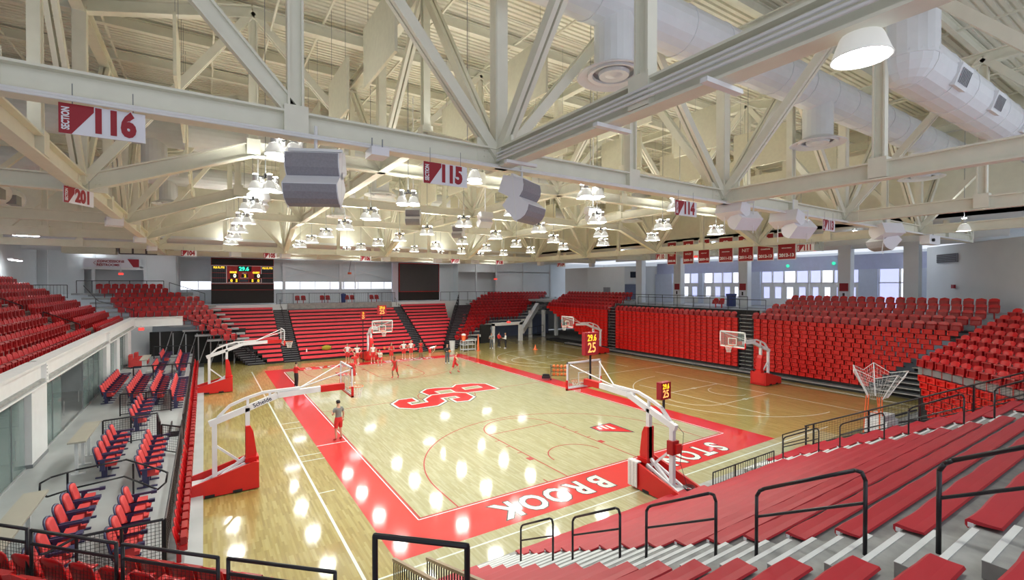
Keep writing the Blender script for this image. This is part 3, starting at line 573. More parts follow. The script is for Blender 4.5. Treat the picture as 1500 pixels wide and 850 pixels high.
lo_mb = back_mb(2, 2); nb2 = len(lo_mb.f); t_ = pan_mb(True); lo_mb.add(t_.v, t_.f); lo_mb.box(-.03, -.10, .0, .03, 0, .42)
fold_mb = MB(); w = .238
fold_mb.hexa([(-w,-.10,.012),(w,-.10,.012),(w,-.04,.012),(-w,-.04,.012),(-w,-.12,.285),(w,-.12,.285),(w,-.06,.285),(-w,-.06,.285)])
for q in ((-w,.012,w,.06),(-w,.225,w,.285),(-w,.06,-w+.05,.225),(w-.05,.06,w,.225)):
    fold_mb.box(q[0], -.06, q[1], q[2], .035, q[3])
fold_me = fold_mb.mesh('stadium_seat', M['seat_d'])
# ---- left balcony
bal = struct('floor_balcony', MB().box(-18.1, -14, 3.75, -17.65, 33.6, 3.85), M['conc'])
for i in range(9):
    MB().box(-18.9-.85*i, -14, 3.70+.42*i-.35, -18.0-.85*i, 34.4+.0*i, 3.85+.42*i).build('tread', M['conc'], bal)
rz = -PI/2
for i in range(9):
    x = -18.42-.85*i; z = 3.85+.42*i
    ya, yb, yc, yd = ((-2.0, 21.2, 23.3, 34.1) if i < 2 else (-2.0, 21.0, 22.6, 34.4))
    nbig = int((yb-ya)/.56)
    for j in range(nbig):
        y = yb-.3-.56*j
        seat(x, y, z, rz, 's', 'red seat, %s on the near side of the aisle, %s left balcony row' % (ordw(j+1), ordw(i+1)), 'left balcony seats')
    for j in range(int((yd-yc)/.56)):
        y = yc+.3+.56*j
        seat(x, y, z, rz, 's', 'red seat, %s beyond the middle aisle, %s left balcony row' % (ordw(j+1), ordw(i+1)), 'left balcony seats')
fb = thing('balcony_front', 'long white steel beam edging the left balcony above the glass suites', 'beam', (-17.75, 10, 3.7))
for y0, y1 in ((-3, 9.0), (9.25, 22.0), (22.25, 35.2)):
    MB().ibeam((-17.78, y0, 4.03), (-17.78, y1, 4.03), .30, .70, .04).build('beam', M['white'], fb); MB().box(-18.1, y0, 4.40, -17.62, y1, 4.44).build('cap_plate', M['white'], fb)
for y in (9.12, 22.1): 
    s = MB().box(-17.9, y-.14, 3.68, -17.62, y+.14, 4.44)
    for r in range(5): s.ball((-17.6, y-.09, 3.80+.12*r), .025, 5, 3)
    s.build('splice_plate', M['white'], fb)
MB().ibeam((-17.78, 35.2, 4.03), (-14.6, 35.6, 4.03), .30, .70, .04).build('beam', M['white'], fb)
MB().box(-17.80, -3, 3.66, -17.74, 35, 3.69).build('lip', M['white'], fb)
struct('ceiling_suite', MB().box(-26, -3, 3.55, -17.9, 35, 3.68), M['white'])
# balcony aisle hand rails
def rail(label, pts, r=.024, posts=(), group=None, name='handrail', cat='handrail', mid=None):
    t = thing(name, label, cat, pts[0], 0, group)
    MB().path(pts, r).build('top_rail', M['black'], t)
    for a, b in posts: MB().tube(a, b, r).build('post', M['black'], t)
    if mid: MB().path(mid, r*.85).build('mid_rail', M['black'], t)
    return t
for k in range(3):
    x0 = -18.9-2.3*k; z0 = 3.95+1.1*k; y = 22.0
    rail('black handrail hoop in the middle aisle of the left balcony, %s up' % ordw(k+1), [(x0, y, z0+.9), (x0-1.5, y, z0+1.65)], .026, [((x0, y, z0), (x0, y, z0+.9)), ((x0-1.5, y, z0+.7), (x0-1.5, y, z0+1.65))], 'balcony handrails', mid=[(x0, y, z0+.5), (x0-1.5, y, z0+1.25)])
for k in range(2):
    x0 = -18.7-4.0*k; z0 = 3.9+1.9*k; y = 7.3
    rail('black handrail at the left picture edge, %s' % ('lower' if k == 0 else 'upper'), [(x0, y, z0+.9), (x0-1.5, y, z0+1.65)], .026, [((x0, y, z0), (x0, y, z0+.9)), ((x0-1.5, y, z0+.7), (x0-1.5, y, z0+1.65))], 'balcony handrails', mid=[(x0, y, z0+.5), (x0-1.5, y, z0+1.25)])
def balustrade(label, a, b, h=1.05, n=20, r=.022, pan='balusters', group=None, m='black', mesh=False, posts=2, lo=.08, name='guard_rail'):
    a = Vector(a); b = Vector(b); t = thing(name, label, 'railing', a, 0, group); H = Vector((0, 0, h))
    MB().tube(a+H, b+H, r*1.15).build('top_rail', M[m], t)
    for k in range(posts): p = a+(b-a)*(k/(posts-1)); MB().tube(p, p+H, r*1.1).build('post', M[m], t)
    L = Vector((0, 0, lo)); MB().tube(a+L, b+L, r*.8).build('bottom_rail', M[m], t)
    g = MB()
    if mesh:
        for k in range(1, n): p = a+(b-a)*(k/n); g.tube(p+L, p+H, .0045, 4, cap=False)
        q = max(3, int((h-lo)/((b-a).length/n)))
        for k in range(1, q): hh = Vector((0, 0, lo+(h-lo)*k/q)); g.tube(a+hh, b+hh, .0045, 4, cap=False)
        tag(g.build('wire_mesh', M[m], t), kind='stuff')
    elif n:
        for k in range(1, n): p = a+(b-a)*(k/n); g.tube(p+L, p+H, .009, 5, cap=False)
        if n > 30: tag(g.build('balusters', M[m], t), kind='stuff')
        else:
            for k in range(1, n): p = a+(b-a)*(k/n); MB().tube(p+L, p+H, .009, 5, cap=False).build('baluster', M[m], t)
    return t
balustrade('black sloping guard rail up the far left balcony stairs', (-25.4, 22, 7.6), (-25.4, 34, 6.6), 1.0, 40, posts=3)
balustrade('short black guard rail where the balcony meets the far left corner', (-24.6, 35.5, 6.0), (-22.2, 37.5, 6.0), 1.05, 14)
# ---- far left corner bank
PXL = [324,307,289,271,253,187,170,155,149,158,146,131]; PXR = [348,340,334,325,318,313,306,300,293,266,247,239]
flb = struct('floor_far_left_stand', MB().box(-22, 44.2, 6.0, -14, 45.5, 6.3), M['conc'])
for i in range(12):
    y = 34.7+.82*i; z = 1.9+.40*i; x0 = xat(PXL[i], y); x1 = xat(PXR[i], y)
    MB().box(x0-1.2 if i > 4 else x0-.2, y-.3, z-.15, x1+1.3, y+.55, z).build('tread', M['conc'] if i > 4 else M['steelg'], flb)
    MB().box(x1+.1, y-.33, z-.02, x1+1.3, y-.27, z+.02).build('nosing', M['nosing'], flb)
    n = int((x1-x0)/.56)
    for j in range(n): seat(x1-.28-.56*j, y+.15, z, PI, 's', 'red seat, %s from the right, %s row of the far left corner' % (ordw(j+1), ordw(i+1)), 'far left corner seats')
MB().box(-21, 38.6, 0, -16.9, 38.8, 4.0).build('side_wall', M['wall'], flb)
tr = thing('stand_trestle', 'black steel trestle holding up the far left seat rows', 'trestle', (-14, 36, 0))
for k in range(7):
    x = -16.2+k*.9; zt = 2.2+.3*(6-k)*.5; MB().beam((x, 36.2, 0), (x, 36.2, zt), .08, .08).build('post', M['steelg'], tr); MB().beam((x, 36.2, .1), (x+.8, 36.6, zt), .05, .05).build('brace', M['steelg'], tr)
MB().box(-17, 37.5, 0, -9.8, 37.6, 3.0).build('back_sheet', M['blackm'], tr)  # black sheet standing in for the shade under the open stand
rail('black handrail down the front of the far left corner seats', [(xat(250, 38.5), 38.3, 4.4), (xat(345, 34.7), 34.4, 2.9)], .03, [((xat(250, 38.5), 38.3, 3.3), (xat(250, 38.5), 38.3, 4.4)), ((xat(345, 34.7), 34.4, 1.9), (xat(345, 34.7), 34.4, 2.9)), ((xat(300, 36.5), 36.3, 2.7), (xat(300, 36.5), 36.3, 3.65))])
rail('black guard rail behind the top row of the far left corner', [(xat(112, 44.4), 44.4, 7.45), (xat(240, 44.4), 44.4, 7.45)], .03, [((xat(p, 44.4), 44.4, 6.3), (xat(p, 44.4), 44.4, 7.45)) for p in (112, 135, 160, 190, 215, 240)])
rail('black handrail along the left aisle of the far left corner', [(xat(124, 43.5), 43, 7.0), (xat(140, 40), 40, 5.9), (xat(145, 40), 39.6, 5.7), (xat(196, 38.5), 38.3, 4.9)], .03, [((xat(140, 40), 40, 4.7), (xat(140, 40), 40, 5.9)), ((xat(196, 38.5), 38.3, 3.8), (xat(196, 38.5), 38.3, 4.9))])
sg = thing('wall_sign', 'white wayfinding sign with dark red arrows and words, far left wall', 'sign', (-20.7, 46, 9.3))
xa, xb = xat(122, 46), xat(205, 46); MB().box(xa, 46, 8.75, xb, 46.1, 9.62).build('sign_board', M['signw'], sg); MB().box(xa-.2, 45.95, 8.55, xb+.3, 46.6, 8.72).build('ledge', M['white'], sg)
text('CONCESSIONS', .30, M['maroon'], 'lettering', ((xa+xb)/2-.1, 45.98, 9.33), (PI/2, 0, 0), sg, .003, .01); text('RESTROOMS', .30, M['maroon'], 'lettering', ((xa+xb)/2-.3, 45.98, 8.98), (PI/2, 0, 0), sg, .003, .01)
for k in range(3):
    x = xa+.75+k*.24; MB().beam((x, 45.98, 9.18), (x+.16, 45.98, 9.36), .02, .07, up=(0, 1, 0)).beam((x, 45.98, 9.18), (x+.16, 45.98, 9.0), .02, .07, up=(0, 1, 0)).build('arrow', M['maroon'], sg)
MB().add([(xb-.95, 45.97, 9.58), (xb-.06, 45.97, 9.58), (xb-.06, 45.97, 8.8), (xb-.5, 45.97, 8.8), (xb-.95, 45.99, 9.58), (xb-.06, 45.99, 9.58), (xb-.06, 45.99, 8.8), (xb-.5, 45.99, 8.8)], [(0,1,2,3),(7,6,5,4),(0,4,5,1),(1,5,6,2),(2,6,7,3),(3,7,4,0)]).build('red_panel', M['maroon'], sg)
cw = MB()
for x in (-25.2, -21.9, -18.0, -15.6): cw.box(x-.12, 46.1, 6.2, x+.12, 46.35, 10.6)
cw.box(-25.8, 46.3, 6.2, -22.6, 46.5, 10.6).box(-18.0, 46.3, 6.2, -15.3, 46.5, 10.6).box(-22.6, 46.3, 8.9, -18, 46.5, 10.6)
struct('wall_left_back', cw, M['wall'])
hv = thing('air_handler', 'beige air handler boxes hung at the far left under the low roof', 'air handler', (-21, 43, 9.9)); MB().box(-23, 40, 9.75, -19.5, 41.2, 10.55).build('casing', M['baffle'], hv); MB().box(-19.3, 40, 9.8, -15.4, 41, 10.5).build('casing', M['brown'], hv)
for k in range(4): MB().box(-19.2+k*.95, 39.95, 9.85, -18.4+k*.95, 40.0, 10.45).build('grille', M['baffle'], hv)
# ---- far telescopic bleachers
YF, RUN, RISE = 33.8, .62, .33
def far_section(label, xl, xr, rows, n0=0):
    t = thing('bleacher', label, 'bleacher', ((xl(0)+xr(0))/2, YF, 0), 0, 'far bench bleachers')
    us = MB()
    for i in range(n0, rows):
        a, b = xl(i), xr(i); y = YF+RUN*i; zt = .42+RISE*i
        us.box(a, y+.02, 0 if i < 1 else zt-.45, b, y+RUN+.02, zt-.10)
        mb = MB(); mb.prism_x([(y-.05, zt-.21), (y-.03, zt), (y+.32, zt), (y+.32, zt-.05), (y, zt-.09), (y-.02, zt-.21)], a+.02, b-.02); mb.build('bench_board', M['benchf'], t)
    us.build('understructure', M['blackm'], t)
far_section('red bench bleacher section left of the aisle under the scoreboard', lambda i: -8.4-.315*i, lambda i: -7.05, 14)
far_section('wide central red bench bleacher section behind the far basket', lambda i: -5.6, lambda i: 5.75, 13)
far_section('red bench bleacher section right of the aisle under the black screen', lambda i: 6.9, lambda i: 8.7+.40*i if i < 9 else 11.9+.2*(i-9), 14)
def far_stairs(label, x0, x1, rows=14, left=False):
    t = thing('aisle_stairs', label, 'stairs', ((x0(0)+x1(0))/2, YF, 0), 0, 'black bleacher stairs')
    for i in range(rows*2-1):
        y = YF-.05+RUN*i/2; z = .16+RISE*i/2
        MB().box(x0(i/2), y, max(0, z-.3), x1(i/2), y+.34, z-.02).build('step', M['black'], t); MB().box(x0(i/2), y-.01, z-.03, x1(i/2), y+.03, z).build('nosing', M['steelg'], t)
    return t
far_stairs('black aisle stairs left of the wide central bleacher section', lambda i: -7.0, lambda i: -5.65)
far_stairs('black aisle stairs right of the wide central bleacher section', lambda i: 5.8, lambda i: 6.85)
far_stairs('grey nosed stairs left of the red bench section under the scoreboard', lambda i: -9.9-.33*i, lambda i: -8.5-.33*i)
ts = far_stairs('black and white stairs between right bench section and far right seats', lambda i: 8.8+.41*i, lambda i: 10.4+.46*i)
for k in range(7):
    i = 1+2*k; y = YF+RUN*i; z = .42+RISE*i
    for xx, nm in ((-6.3, 'left'), (6.3, 'right')):
        rail('black handrail post %s up the %s far aisle' % (ordw(k+1), nm), [(xx, y, z-.1), (xx, y, z+.55), (xx, y+.5, z+.8), (xx, y+.5, z+.2)], .02, group='far aisle handrails')
rail('black handrail beside the scoreboard stairs', [(-9.3, YF, 1.1), (-13.4, YF+RUN*13, 5.5)], .03, [((-9.3-.315*i, YF+RUN*i, .1+RISE*i), (-9.3-.315*i, YF+RUN*i, 1.15+RISE*i)) for i in range(0, 14, 1)], mid=[(-9.3, YF, .6), (-13.4, YF+RUN*13, 5.0)])
rail('thick black handrail beside the far right stairs', [(9.0, YF, 1.2), (14.6, YF+RUN*13, 5.8)], .05, [((9.0+.43*i, YF+RUN*i, .1+RISE*i), (9.0+.43*i, YF+RUN*i, 1.25+RISE*i)) for i in range(0, 14, 1)], mid=[(9.0, YF, .7), (14.6, YF+RUN*13, 5.3)])
struct('trim_2', MB().box(-5.6, 41.9, 4.45, 5.75, 42.2, 5.05), M['steelg'] if 0 else M['conc'])
balustrade('long black balustrade on the deck above the central bleachers', (-6.6, 42.4, 5.0), (6.3, 42.4, 5.0), 1.15, 110, posts=9)
balustrade('black balustrade on the deck right of the black screen', (12.4, 42.6, 5.0), (21.5, 42.6, 5.0), 1.15, 0, posts=8)
balustrade('black balustrade left of the scoreboard by the strip window', (-16.0, 45.5, 6.3), (-13.0, 43.5, 5.2), 1.0, 0, posts=3)
for k, px in enumerate((440, 476, 512, 548)):
    x = xat(px, 43.2); t = thing('deck_chairs', 'pair of dark red chairs on the far deck, %s from the scoreboard' % ordw(k+1), 'chair', (x, 43.2, 5.0), 0, 'far deck chairs')
    for s in (-.3, .3):
        for w_ in (back_me, pan_me, brk_me): inst(w_, w_.name.split('.')[0] if 0 else {'b': 'backrest', 's': 'seat_pan'}.get(w_.name[0], 'backrest') if w_ is not brk_me else 'bracket', t, (s, 0, 0), (0, 0, PI))
x = xat(503, 43.4); t = thing('waste_bin', 'blue waste bin on the far deck', 'bin', (x, 43.4, 5.0)); MB().lathe([(.24, 0), (.28, .9)], (x, 43.4, 5.0), 14, True).build('body', M['blue'], t); MB().lathe([(.30, .9), (.30, 1.0), (.1, 1.08)], (x, 43.4, 5.0), 14, True).build('lid', M['blue'], t)
x = xat(509, 43.4)
# practice hoop folded up by the far wall
t = thing('wall_hoop', 'white framed practice hoop hung on the far wall', 'basketball hoop', (xat(511, 46), 46, 9))
x0, x1 = xat(502, 46), xat(521, 46); MB().box(x0, 46, 6.6, x0+.1, 46.1, 10.0).box(x1-.1, 46, 6.6, x1, 46.1, 10).box(x0, 46, 8.0, x1, 46.1, 8.25).box(x0, 46, 9.9, x1, 46.1, 10).build('frame', M['white'], t); MB().beam((xat(514, 46), 45.9, 10), (xat(510, 46), 45.7, 8.5), .06, .06).build('strut', M['steelg'], t); MB().tube((xat(511, 46), 45.6, 8.35), (xat(511, 46), 45.6, 8.6), .22, 12).build('rim', M['led_o'] if 0 else M['coneo'], t)
# ---- scoreboard and screen
sb = thing('scoreboard', 'large black and red electronic scoreboard at the far left', 'scoreboard', (-9.66, 42.5, 5.2))
SX0, SX1 = -12.47, -6.85; SW = SX1-SX0
def sbx(u): return SX0+SW*u
def sbz(v): return 9.75-4.6*v     # v from the top
MB().box(SX0, 42.5, 5.15, SX1, 42.9, 9.8).build('cabinet', M['blackm'], sb)
def fr(u0, v0, u1, v1, w, m, y=42.47, nm='trim'):
    MB().box(sbx(u0), y, sbz(v1), sbx(u1), y+.03, sbz(v1)+w).box(sbx(u0), y, sbz(v0)-w, sbx(u1), y+.03, sbz(v0)).box(sbx(u0), y, sbz(v1), sbx(u0)+w, y+.03, sbz(v0)).box(sbx(u1)-w, y, sbz(v1), sbx(u1), y+.03, sbz(v0)).build(nm, M[m], sb)
fr(0, 0, 1, .155, .035, 'sb_red'); fr(0, .155, 1, .55, .05, 'signw'); fr(0, .56, 1, .70, .035, 'sb_red')
MB().box(sbx(.235), 42.46, sbz(.535), sbx(.79), 42.5, sbz(.165)).build('score_panel', M['sb_red'], sb)
for u in (.235, .79): MB().box(sbx(u)-.03, 42.45, sbz(.54), sbx(u)+.03, 42.5, sbz(.16)).build('divider', M['signw'], sb)
for u0, u1 in ((.015, .225), (.80, .985)):
    MB().box(sbx(u0), 42.46, sbz(.53), sbx(u1), 42.5, sbz(.17)).build('player_panel', M['tv'], sb)
    for v in (.32, .43): MB().box(sbx(u0), 42.45, sbz(v)-.02, sbx(u1), 42.47, sbz(v)+.02).build('red_line', M['sb_red'], sb)
    for k in range(7):
        uu = u0+(u1-u0)*(k+.5)/7; MB().box(sbx(uu)-.07, 42.452, sbz(.525), sbx(uu)+.03, 42.47, sbz(.25)).build('digit_column', M['blackm'], sb)
    text('PLR FL PTS', .25, M['led_y'], 'heading', (sbx((u0+u1)/2), 42.44, sbz(.205)), (PI/2, 0, 0), sb, .004, .014, .8)
MB().box(sbx(.41), 42.44, sbz(.285), sbx(.63), 42.47, sbz(.165)).build('clock_panel', M['blackm'], sb)
text('29.6', .52, M['led_g'], 'clock', (sbx(.51), 42.42, sbz(.23)), (PI/2, 0, 0), sb, .004, .02, 1.0)
for s_, u, v, h, m in (('HOME', .335, .305, .2, 'led_y'), ('GUEST', .70, .31, .2, 'led_y'), ('0', .355, .385, .46, 'led_w'), ('2', .52, .385, .36, 'led_y'), ('0', .735, .385, .46, 'led_w'), ('0', .305, .49, .34, 'led_y'), ('5', .385, .49, .34, 'led_y'), ('5', .64, .49, .34, 'led_y'), ('0', .735, .49, .34, 'led_y')):
    MB().box(sbx(u)-h*.8, 42.445, sbz(v)-h*.5, sbx(u)+h*.8, 42.465, sbz(v)+h*.5).build('digit_window', M['blackm'], sb); text(s_, h*1.1, M[m], 'digit', (sbx(u)+h*.1, 42.43, sbz(v)), (PI/2, 0, 0), sb, .004, .02, .95)
MB().box(sbx(.44), 42.445, sbz(.52), sbx(.58), 42.465, sbz(.46)).build('message_panel', M['tv'], sb)
for s_, u, v in (('PERIOD', .515, .325), ('PLAYER FOUL', .515, .43), ('FOULS', .3, .545-.02), ('FOULS', .735, .525)): text(s_, .12, M['signw'], 'lettering', (sbx(u), 42.43, sbz(v)), (PI/2, 0, 0), sb, .003, .004)
vs = thing('video_screen', 'large dark video screen with a thin red frame above the far bleachers', 'screen', (9.4, 42.5, 5.2))
MB().box(6.85, 42.5, 5.15, 12.15, 42.9, 9.75).build('cabinet', M['blackm'], vs); MB().box(6.98, 42.46, 6.3, 12.02, 42.5, 9.62).build('screen', M['screen'], vs)
MB().box(6.85, 42.44, 6.2, 12.15, 42.5, 6.27).box(6.85, 42.44, 9.66, 12.15, 42.5, 9.75).box(6.85, 42.44, 6.2, 6.92, 42.5, 9.7).box(12.08, 42.44, 6.2, 12.15, 42.5, 9.7).build('red_frame', M['sb_red'], vs)
MB().box(6.1, 42.6, 5, 6.8, 43, 9.75).build('side_panel', M['wallb'], vs)
# ---- far right corner bank
PL = [667,669,672,674.5,677,678,679,681,684,686,689,693,700,705,715]; PR = [689,694,700,709,715,722,761,768,773,778,784,789,794,800,803]
frb = struct('floor_far_right_stand', MB().box(20, 46, 4.9, 33, 46.4, 5.2), M['conc'])
for i in range(15):
    y = 35.2+.74*i; z = .45+.338*i; x0 = xat(PL[i], y); x1 = xat(PR[i], y)
    MB().box(x0-1.6, y-.3, z-.14, x1+(1.4 if i > 5 else .2), y+.5, z).build('tread', M['conc'], frb)
    MB().box(x1+.05, y-.33, z-.3, x1+(1.0 if i > 5 else .2), y-.27, z).build('nosing', M['nosing'], frb)
    n = int((x1-x0)/.56)
    for j in range(n): seat(x0+.28+.56*j, y+.15, z, PI, 's', 'red seat, %s from the left, %s row of the far right corner' % (ordw(j+1), ordw(i+1)), 'far right corner seats')
yv = 36.2
vf = thing('vomitory_frame', 'white framed opening under the far right corner seats', 'doorway', (xat(745, yv), yv, 0))
xa, xb = xat(725, yv), xat(761, yv)
MB().box(xa-.3, yv, 0, xa, yv+.3, 2.35).build('post', M['white'], vf); MB().box(xb, yv, 0, xb+.5, yv+.3, 2.35).build('post', M['white'], vf); MB().box(xa-.3, yv, 2.05, xb+.5, yv+.3, 2.42).build('lintel', M['white'], vf)
MB().box(xa, yv+5.8, 0, xb+9, yv+6.0, 2.8).build('passage_back', M['blueshut'], vf)
MB().box(xa-1.8, yv+.4, 0, xa-.4, yv+.6, 2.2).build('side_panel', M['blackm'], vf)
MB().beam((xb+.5, yv+.2, 1.2), (xb+6.0, yv+4.4, 4.2), .5, .7).build('raker_beam', M['white'], vf)
for k in range(3): x_ = xb+3.4+k*2.2; MB().box(x_, yv+2.5, 0, x_+.35, yv+2.9, 3.6).build('column', M['white'], vf)
balustrade('black guard rail in front of the raised seats over the vomitory', (xat(700, 35.9), 38.9, 2.4), (xat(762, 35.9), 38.9, 2.4), .95, 0, posts=5)
balustrade('black guard rails inside the far right passage', (xat(770, 38), 38, .3), (xat(800, 38), 38.6, .6), 1.0, 0, posts=4)
rail('black handrail along the far lower right corner seats', [(xat(668, 35), 34.9, 1.4), (xat(722, 38.6), 38.6, 3.3)], .03, [((xat(690, 36), 36.2, 1.0), (xat(690, 36), 36.2, 2.1)), ((xat(722, 38.6), 38.6, 2.2), (xat(722, 38.6), 38.6, 3.3))])
# ---- right telescopic bank of folded seats
XF = 23.4; rzr = PI/2
rb = struct('floor_right_stand', MB().box(XF+.2, 7.7, 0, 25.2, 35, .25), M['blackm'])
MB().box(XF-.55, -.1, .0, XF+.1, 30.5, .14).build('plinth', M['blackm'], rb); MB().box(XF-.5, -.1, .14, XF+.2, 30.5, .20).build('front_step', M['alu'], rb)
NR_ = 14; RR = .307
def bank(nm, ylo, yhi, rows, side, steps=0, glabel='', ztop=None):
    for r in range(rows):
        a, b = ylo(r), yhi(r); z = .42+RR*r; n = max(1, round((b-a)/.57)); p = (b-a)/n
        ext = r >= NR_-1; x = XF-.02 if not ext else XF+.25+.8*(r-NR_+1); zz = z if not ext else (.42+RR*(NR_-1)+.34*(r-NR_+1)-.40)
        for j in range(n):
            sh = p*.5*(r % 2) if ext else 0; y = (a+p*(j+.5)-sh) if side > 0 else (b-p*(j+.5)+sh)
            seat(x, y, zz, rzr, 'f' if not ext else 's', 'red seat, %s from the %s end, %s row up of the %s' % (ordw(j+1), 'near' if side > 0 else 'left', ordw(r+1), nm), nm+' seats')
        if not ext: MB().box(XF+.09, a, z-.02, XF+.25, b, z+.012).build('tread', M['blackm'], rb)
        else: MB().box(x-.16, a-.1, zz-.12, x+.6, b+.1, zz).build('tread', M['conc'] if r > NR_ else M['blackm'], rb)
    MB().box(XF+.1, ylo(0)-.0, 0, XF+.16, yhi(0), .42+RR*(NR_-1)).build('backing', M['blackm'], rb)
bank('middle right bank', lambda r: 8.9, lambda r: 22.6, NR_, -1)
bank('far right bank', lambda r: 23.8, lambda r: 26.5+(35.0-26.5)*min(1, r/12.5), NR_+4, 1)
bank('near right bank', lambda r: -.2-5.3*min(1.0, r/14.5)-.12*max(0, r-14), lambda r: 7.6-.35*max(0, r-13), NR_+4, -1)
for (y0, y1, nm) in ((7.65, 8.85, 'right of the middle right bank of seats'), (22.65, 23.75, 'left of the middle right bank of seats')):
    t = thing('aisle_stairs', 'black aisle stairs ' + nm, 'stairs', (XF, y0, 0), 0, 'right bank stairs')
    MB().box(XF+.3, y0, 0, XF+.35, y1, 4.7).build('backing', M['black'], t)
    for k in range(15): z = .35+.307*k; MB().box(XF-.05, y0+.08, z-.03, XF+.28, y1-.08, z).build('step', M['alu'], t)
    MB().tube((XF-.1, (y0+y1)/2, .3), (XF+.1, (y0+y1)/2, 4.9), .02).build('handrail', M['black'], t)
t = thing('aisle_stairs', 'wide grey and black stairs between the right bank and the near right corner', 'stairs', (22.8, -1, 0), 0, 'right bank stairs')
for k in range(16):
    z = .35+.31*k; b = -.3-5.3*min(1.0, k/14.5); MB().box(XF-.2+.20*k, b-3.0, z-.05, XF+.35+.20*k, b-.05, z).build('step', M['alu'], t)
    MB().box(XF+.2+.2*k, b-3.0, z-.3, XF+.3+.2*k, b-.05, z-.05).build('riser', M['blackm'], t)
balustrade('black guard rail along the deck above the middle right bank', (24.9, 9.0, 4.98), (24.9, 23.0, 4.98), 1.1, 0, posts=9); balustrade('black rail with tables behind the middle right bank', (26.6, 8.4, 4.98), (26.6, 22.4, 4.98), .8, 0, posts=7)
struct('trim_3', MB().box(24.4, 7.8, 4.55, 24.7, 23.6, 4.98), M['blackm'])
for k, (y, lb) in enumerate(((12.4, 'right'), (25.4, 'left'))):
    t = thing('deck_chairs', 'pair of red chairs on the right concourse, %s of two' % lb, 'chair', (26.0, y, 4.98), 0, 'concourse chairs')
    for s in (-.3, .3):
        inst(back_me, 'backrest', t, (0, s, 0), (0, 0, PI/2)); inst(pan_me, 'seat_pan', t, (0, s, 0), (0, 0, PI/2)); inst(brk_me, 'bracket', t, (0, s, 0), (0, 0, PI/2))
t = thing('waste_bin', 'blue recycling bin by the concourse column', 'bin', (30.2, 13.8, 4.98)); MB().box(29.9, 13.5, 4.98, 30.5, 14.1, 6.0).build('body', M['blue'], t); MB().box(29.85, 13.45, 6.0, 30.55, 14.15, 6.2).build('lid', M['blue'], t)
# ---- near right corner bank (rows run at an angle)
P0 = Vector((14.8, -5.26)); ROW = Vector((-math.sin(math.radians(40)), -math.cos(math.radians(40)))); BACK = Vector((.87, -.49)).normalized(); rzc = math.radians(50)
nb = struct('floor_near_right_stand', MB().box(24, -12, 3.0, 30, -9, 4.6), M['conc'])
for r in range(-7, 8):
    o = P0+BACK*(.64*max(0, r)); z = 2.95+.307*r
    if r < 0: o = P0+BACK*0-BACK*.12+ROW*(.12*(-r))
    n = 16 if r >= 0 else 14
    if z < .3: continue
    for j in range(n):
        p = o+ROW*(.3+.56*j)
        if p.x < 8.9: continue
        seat(p.x, p.y, z, rzc, 's' if r >= 0 else 'f', 'red %s seat, %s from the stairs, %s row of the near right corner' % ('upright' if r >= 0 else 'stacked', ordw(j+1), ordw(r+8)), 'near right corner seats')
    a = o+ROW*.0; b = o+ROW*9.2; n_ = -BACK
    q = [a+n_*(.14 if r else .0), b+n_*(.14 if r else .0), b-n_*.5, a-n_*.5] if r >= 0 else [a+n_*.0, b+n_*.0, b-n_*.3, a-n_*.3]
    MB().prism([tuple(v) for v in q], z+.02 if r >= 0 else z-.03, z+.30 if r >= 0 else z).build('tread', M['steelg'] if r >= 0 else M['blackm'], nb)
a = P0-BACK*-.1; b = a+ROW*9.0; MB().prism([tuple(a), tuple(b), tuple(b+BACK*.1), tuple(a+BACK*.1)], 0, 2.9).build('backing', M['blackm'], nb)
# ---- courtside row of single red seats at the left
lr = struct('floor_courtside', MB().box(-13.95, -1.0, 0, -13.1, 34, .15), M['conc_d'])
for j in range(58):
    y = .9+.56*j+(.25 if j > 13 else 0)+(.3 if j > 28 else 0)+(.3 if j > 43 else 0)
    if y < 33.2: seat(-13.55, y, .15, rz, 's', 'red seat, %s from the camera, courtside row on the left' % ordw(j+1), 'courtside seats')
# ---- foreground corner seats (rows face the court diagonally)
FROW = Vector((math.sin(math.radians(135)), math.cos(math.radians(135)))); FDIR = Vector((1, 1)).normalized()
# ---- near stand: treads, aisles, benches
ns = struct('floor_near_stand', MB().box(-9.5, -3.35, 0, 8.4, -3.05, .02), M['conc'])
def yk(k): return -3.0-.6*k
def zk(k): return .307*k
for k in range(1, 19):
    x1 = 8.4; x0 = -9.5 if k < 9 else -12.0 if k < 13 else -12.4
    if k < 3: MB().box(x0, yk(k)-.62, max(0, zk(k)-.5), .4, yk(k), zk(k)).build('tread', M['conc'], ns); MB().box(3.9, yk(k)-.62, max(0, zk(k)-.5), x1, yk(k), zk(k)).build('tread', M['conc'], ns)
    else: MB().box(x0, yk(k)-.62, zk(k)-.5, x1, yk(k), zk(k)).build('tread', M['conc'], ns)
    for (a, b) in ((-7.58, -6.52), (3.97, 5.03)):
        MB().box(a, yk(k)-.0, zk(k)-.3, b, yk(k)+.3, zk(k)-.153).build('half_step', M['conc'], ns)
        MB().box(a, yk(k)-.055, zk(k), b, yk(k)+.004, zk(k)+.006).build('nosing', M['nosing'], ns); MB().box(a, yk(k)+.245, zk(k)-.153, b, yk(k)+.304, zk(k)-.147).build('nosing', M['nosing'], ns)
secs = (('left of the near aisle', -9.5, -7.62), ('between the two near aisles', -6.48, 3.93), ('right of the second near aisle', 5.07, 8.25))
